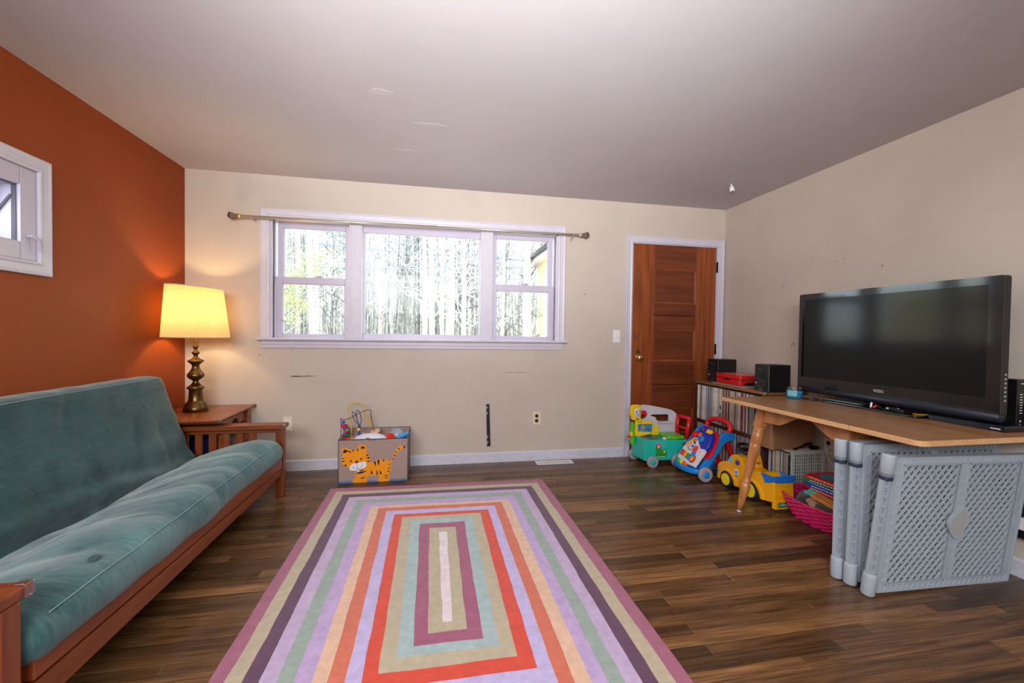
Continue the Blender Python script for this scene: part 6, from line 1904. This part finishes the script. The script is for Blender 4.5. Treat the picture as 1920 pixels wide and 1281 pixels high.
# dark blue dome behind the panel with its small toys
b = MB()
DP = [(-0.115, 0.15), (-0.12, 0.20), (-0.09, 0.265), (-0.035, 0.315), (0.03, 0.325), (0.09, 0.30), (0.13, 0.24), (0.135, 0.15), (0.06, 0.12), (-0.06, 0.12)]
wp(b, DP, -0.020, 0.040)
b.build('blue_dome', m_dbl, wk, bevel=0.014, seg=3)
b = MB()
wp(b, [(-0.135, 0.10), (-0.135, 0.20), (-0.10, 0.28), (-0.03, 0.33), (0.05, 0.335), (0.12, 0.30), (0.15, 0.24), (0.15, 0.10)], -0.034, 0.014)
b.build('dome_trim', m_red, wk, bevel=0.004)
def on_panel(a, c, l):
    return W0 + u_dir * a + s_dir * c + n_dir * l
MB().lathe([(0.030, 0), (0.034, 0.008), (0.030, 0.018), (0.0, 0.022)], on_panel(-0.085, 0.235, 0.02), 18, n_dir).build('red_roller', m_red, wk)
MB().lathe([(0.036, 0), (0.038, 0.010), (0.030, 0.018), (0.0, 0.022)], on_panel(-0.038, 0.305, 0.0), 18, n_dir).build('blue_spinner', m_dbl, wk)
MB().lathe([(0.013, 0), (0.015, 0.004), (0.0, 0.008)], on_panel(-0.038, 0.305, 0.02), 12, n_dir).build('red_button', m_red, wk)
MB().lathe([(0.020, 0), (0.022, 0.01), (0.018, 0.02), (0.0, 0.024)], on_panel(-0.022, 0.248, 0.018), 16, n_dir).build('orange_button', M('roller_orange', (240, 90, 28)), wk)
b = MB()
wp(b, rrect(-0.008, 0.052, 0.195, 0.245, 0.014), 0.018, 0.022, sm=False)
ph = b.build('toy_phone', m_blu, wk, bevel=0.005)
b = MB()
wp(b, [(0.014, 0.212), (0.030, 0.208), (0.032, 0.226), (0.016, 0.230)], 0.040, 0.002, sm=False)
b.build('phone_slot', m_dbl, ph)
b = MB()
wp(b, rrect(0.02, 0.085, 0.285, 0.318, 0.010), 0.012, 0.014, sm=False)
b.build('yellow_slider', m_yel, wk)
# red loop handle
HP = [(4.235, -0.490, 0.325), (4.245, -0.450, 0.365), (4.262, -0.440, 0.405), (4.275, -0.475, 0.437), (4.285, -0.545, 0.450), (4.290, -0.615, 0.448), (4.290, -0.675, 0.430), (4.280, -0.700, 0.395), (4.262, -0.680, 0.355), (4.250, -0.655, 0.325)]
MB().tube(smooth_loop(HP, 4, False), 0.0195, 12).build('loop_handle', m_red, wk)
b = MB()
b.tube([(4.225, -0.490, 0.320), (4.222, -0.565, 0.345), (4.230, -0.625, 0.315)], [0.018, 0.020, 0.018], 10)
b.build('handle_bridge', m_red, wk)
for yy in (-0.455, -0.675):
    b = MB()
    b.bar((4.245, yy, 0.335), (4.365, yy, 0.065), 0.030, 0.036)
    b.build('rear_leg', m_red, wk, bevel=0.006)
wheel(wk, (4.020, -0.757, 0.058), 0.058, 0.036, -Y, m_whl, m_blu)
wheel(wk, (4.020, -0.373, 0.058), 0.058, 0.036, Y, m_whl, m_blu)
wheel(wk, (4.290, -0.482, 0.045), 0.045, 0.026, -Y, m_whl, m_blu, hr=0.7)
wheel(wk, (4.290, -0.648, 0.045), 0.045, 0.026, Y, m_whl, m_blu, hr=0.7)
b = MB()
b.tube([(4.290, -0.66, 0.045), (4.290, -0.47, 0.045)], 0.008, 8)
b.bar((4.290, -0.565, 0.05), (4.345, -0.565, 0.09), 0.2, 0.02)
b.build('rear_axle', m_red, wk)

# ------------------------------------------------------------------ yellow ride-on truck
m_ty = M('truck_yellow', (246, 172, 14), 0.22, coat=0.3)
m_tb = M('truck_blue', (22, 112, 206), 0.3)
m_tyre = M('black_tyre', (20, 20, 24), 0.55)
m_rim = M('yellow_wheel_rim', (236, 214, 26), 0.3)
tr = thing('ride_on_truck', 'yellow ride-on toy truck with black tyres parked behind the table leg', 'toy', (4.19, -1.06, 0))
TXa, TXb = 4.112, 4.262
SIDE = [(-0.790, 0.060), (-0.772, 0.10), (-0.778, 0.145), (-0.800, 0.170), (-0.840, 0.190), (-0.885, 0.200), (-0.905, 0.235), (-0.930, 0.262), (-0.975, 0.278), (-1.025, 0.272), (-1.050, 0.235), (-1.065, 0.205), (-1.110, 0.200), (-1.160, 0.205), (-1.200, 0.222), (-1.225, 0.222), (-1.240, 0.200), (-1.300, 0.195), (-1.335, 0.188), (-1.342, 0.10), (-1.338, 0.058), (-1.27, 0.050), (-1.235, 0.06)]
arch_r = [(-1.142 - 0.082 * math.cos(t_), 0.052 + 0.082 * math.sin(t_)) for t_ in [R(8) + R(164) * i / 9 for i in range(10)]]
arch_f = [(-0.895 - 0.078 * math.cos(t_), 0.052 + 0.078 * math.sin(t_)) for t_ in [R(8) + R(164) * i / 9 for i in range(10)]]
SIDE_F = SIDE + [(-1.226, 0.058)] + arch_r[::-1] + [(-1.055, 0.050), (-0.985, 0.050)] + arch_f[::-1] + [(-0.812, 0.055)]
SIDE_F = [(-0.800, 0.060)] + SIDE[1:20] + [(-1.338, 0.058), (-1.27, 0.050), (-1.232, 0.052)]
arch_r = [(-1.142 - 0.084 * math.cos(t_), 0.045 + 0.084 * math.sin(t_)) for t_ in [math.pi * i / 10 for i in range(11)]]
arch_r = [(-1.142 + 0.084 * -math.cos(math.pi * i / 10), 0.045 + 0.084 * math.sin(math.pi * i / 10)) for i in range(11)]
arch_f = [(-0.893 + 0.078 * -math.cos(math.pi * i / 10), 0.045 + 0.078 * math.sin(math.pi * i / 10)) for i in range(11)]
BODY = [(-0.808, 0.052)] + SIDE[1:20] + [(-1.338, 0.058), (-1.26, 0.045)] + arch_r + arch_f
BODY = BODY[:]
b = MB().prism(BODY, (TXa, 0, 0), Y, Z, X * (TXb - TXa))
b.build('truck_body', m_ty, tr, bevel=0.010, seg=3)
for yc_, ri in ((-0.893, 0.079), (-1.142, 0.085)):
    ar = [(yc_ - (ri + 0.030) * math.cos(math.pi * i / 12), 0.045 + (ri + 0.026) * math.sin(math.pi * i / 12)) for i in range(13)] + [(yc_ + ri * math.cos(math.pi * i / 12), 0.045 + ri * math.sin(math.pi * i / 12)) for i in range(13)]
    MB().prism(ar, (TXa + 0.002, 0, 0), Y, Z, -X * 0.014).build('fender', m_ty, tr, bevel=0.005, seg=2)
MB().box(TXa + 0.025, TXb - 0.025, -1.24, -0.80, 0.04, 0.15).build('underbody', m_tyre, tr)
MB().prism(rrect(TXa + 0.004, TXa + 0.105, 0.014, 0.075, 0.008), (0, -1.345, 0), X, Z, Y * 0.03).build('tail_skirt', m_ty, tr, bevel=0.004)
pl = MB().prism(rrect(TXa + 0.028, TXa + 0.092, 0.028, 0.060, 0.004), (0, -1.345, 0), X, Z, -Y * 0.0016).build('green_plate', M('plate_green', (22, 96, 48), 0.4), tr)
b = MB()
for i in range(5):
    b.box(TXa + 0.034 + 0.011 * i, TXa + 0.043 + 0.011 * i, -1.3474, -1.3466, 0.038, 0.050)
b.prism([(TXa + 0.045, 0.051), (TXa + 0.075, 0.051), (TXa + 0.060, 0.057)], (0, -1.3466, 0), X, Z, -Y * 0.0008)
b.build('plate_print', M('plate_pale_green', (130, 196, 150), 0.4), pl)
MB().lathe([(0.010, 0), (0.012, 0.003), (0.0, 0.007)], (TXa + 0.012, -1.332, 0.064), 14, (-0.5, -1, 0)).build('tail_light', M('tail_red', (200, 24, 44), 0.25), tr)
# blue bed rail at the back
b = MB()
b.prism([(-1.222, 0.225), (-1.30, 0.222), (-1.352, 0.238), (-1.350, 0.205), (-1.300, 0.178), (-1.262, 0.168), (-1.242, 0.200)], (TXa - 0.005, 0, 0), Y, Z, X * 0.018)
b.prism([(-1.222, 0.225), (-1.30, 0.222), (-1.352, 0.238), (-1.350, 0.205), (-1.300, 0.178), (-1.262, 0.168), (-1.242, 0.200)], (TXb - 0.013, 0, 0), Y, Z, X * 0.018)
b.box(TXa + 0.013, TXb - 0.013, -1.352, -1.334, 0.190, 0.232)
b.build('bed_rail', m_tb, tr, bevel=0.003)
MB().box(TXa - 0.006, TXb + 0.006, -0.800, -0.768, 0.062, 0.102).build('front_bumper', m_tb, tr, bevel=0.008, seg=3)
ca = MB().prism([(-0.893, 0.205), (-0.912, 0.243), (-0.935, 0.246), (-0.940, 0.206)], (TXa, 0, 0), Y, Z, -X * 0.0015).build('window_sticker', M('sticker_aqua', (110, 190, 214), 0.3, var=0.5, vscale=60), tr)
MB().lathe([(0.018, 0), (0.018, 0.010), (0.010, 0.016), (0, 0.018)], (TXa, -1.000, 0.225), 12, -X).build('blue_button', M('bead_violet', (58, 52, 170)), tr)
MB().prism(ellipse(-0.985, 0.145, 0.022, 0.030, 14), (TXa, 0, 0), Y, Z, -X * 0.0015).build('round_sticker', m_wpn, tr)
MB().prism(ellipse(-0.985, 0.148, 0.010, 0.013, 12), (TXa - 0.0015, 0, 0), Y, Z, -X * 0.0008).prism([(-1.006, 0.128), (-0.968, 0.128), (-0.985, 0.112)], (TXa - 0.0015, 0, 0), Y, Z, -X * 0.0008).build('round_sticker', m_tb, tr)
b = MB().hexa([(TXb - 0.050, -1.075, 0.195), (TXb + 0.004, -1.075, 0.195), (TXb + 0.004, -0.99, 0.195), (TXb - 0.050, -0.99, 0.195), (TXb - 0.035, -1.05, 0.288), (TXb, -1.05, 0.288), (TXb, -0.995, 0.288), (TXb - 0.035, -0.995, 0.288)])
b.build('dashboard', m_ty, tr, bevel=0.008, seg=3)
MB().lathe([(0.008, 0), (0.008, 0.004)], (TXb - 0.030, -1.066, 0.235), 10, -Y).build('green_button', M('roller_green', (40, 176, 50)), tr)
MB().lathe([(0.008, 0), (0.008, 0.004)], (TXb - 0.046, -1.068, 0.236), 10, -Y).build('red_button', m_red, tr)
b = MB()
b.lathe([(0.014, 0.255), (0.014, 0.325)], (4.187, -0.985, 0), 10, Z)
b.build('steering_column', m_black, tr)
wcen, wax = Vector((4.190, -0.995, 0.322)), Vector((0, -0.35, 1)).normalized()
e1 = Vector((1, 0, 0)); e2 = wax.cross(e1)
b = MB().tube([wcen + (e1 * math.cos(t_) + e2 * math.sin(t_)) * 0.066 for t_ in [2 * math.pi * i / 28 for i in range(28)]], 0.012, 8, closed=True)
b.bar(wcen - e1 * 0.06, wcen + e1 * 0.06, 0.03, 0.014)
b.build('steering_wheel', m_black, tr)
for yy, rr in ((-0.893, 0.066), (-1.142, 0.072)):
    for sgn in (-1, 1):
        xw = (TXa + 0.006) if sgn < 0 else (TXb - 0.006)
        o = MB().lathe([(rr * 0.66, -0.022), (rr * 0.93, -0.020), (rr, -0.012), (rr, 0.012), (rr * 0.93, 0.020), (rr * 0.66, 0.022)], (xw, yy, rr), 28, X * sgn).build('wheel', m_tyre, tr)
        b = MB().lathe([(rr * 0.68, 0.0215), (rr * 0.66, 0.028), (rr * 0.56, 0.0255), (rr * 0.2, 0.028), (0, 0.029)], (xw, yy, rr), 24, X * sgn)
        for k in range(6):
            a = 2 * math.pi * k / 6
            b.lathe([(rr * 0.10, 0.024), (rr * 0.08, 0.0295), (0, 0.030)], Vector((xw, yy + rr * 0.38 * math.cos(a), rr + rr * 0.38 * math.sin(a))), 8, X * sgn)
        b.build('wheel_rim', m_rim, o)
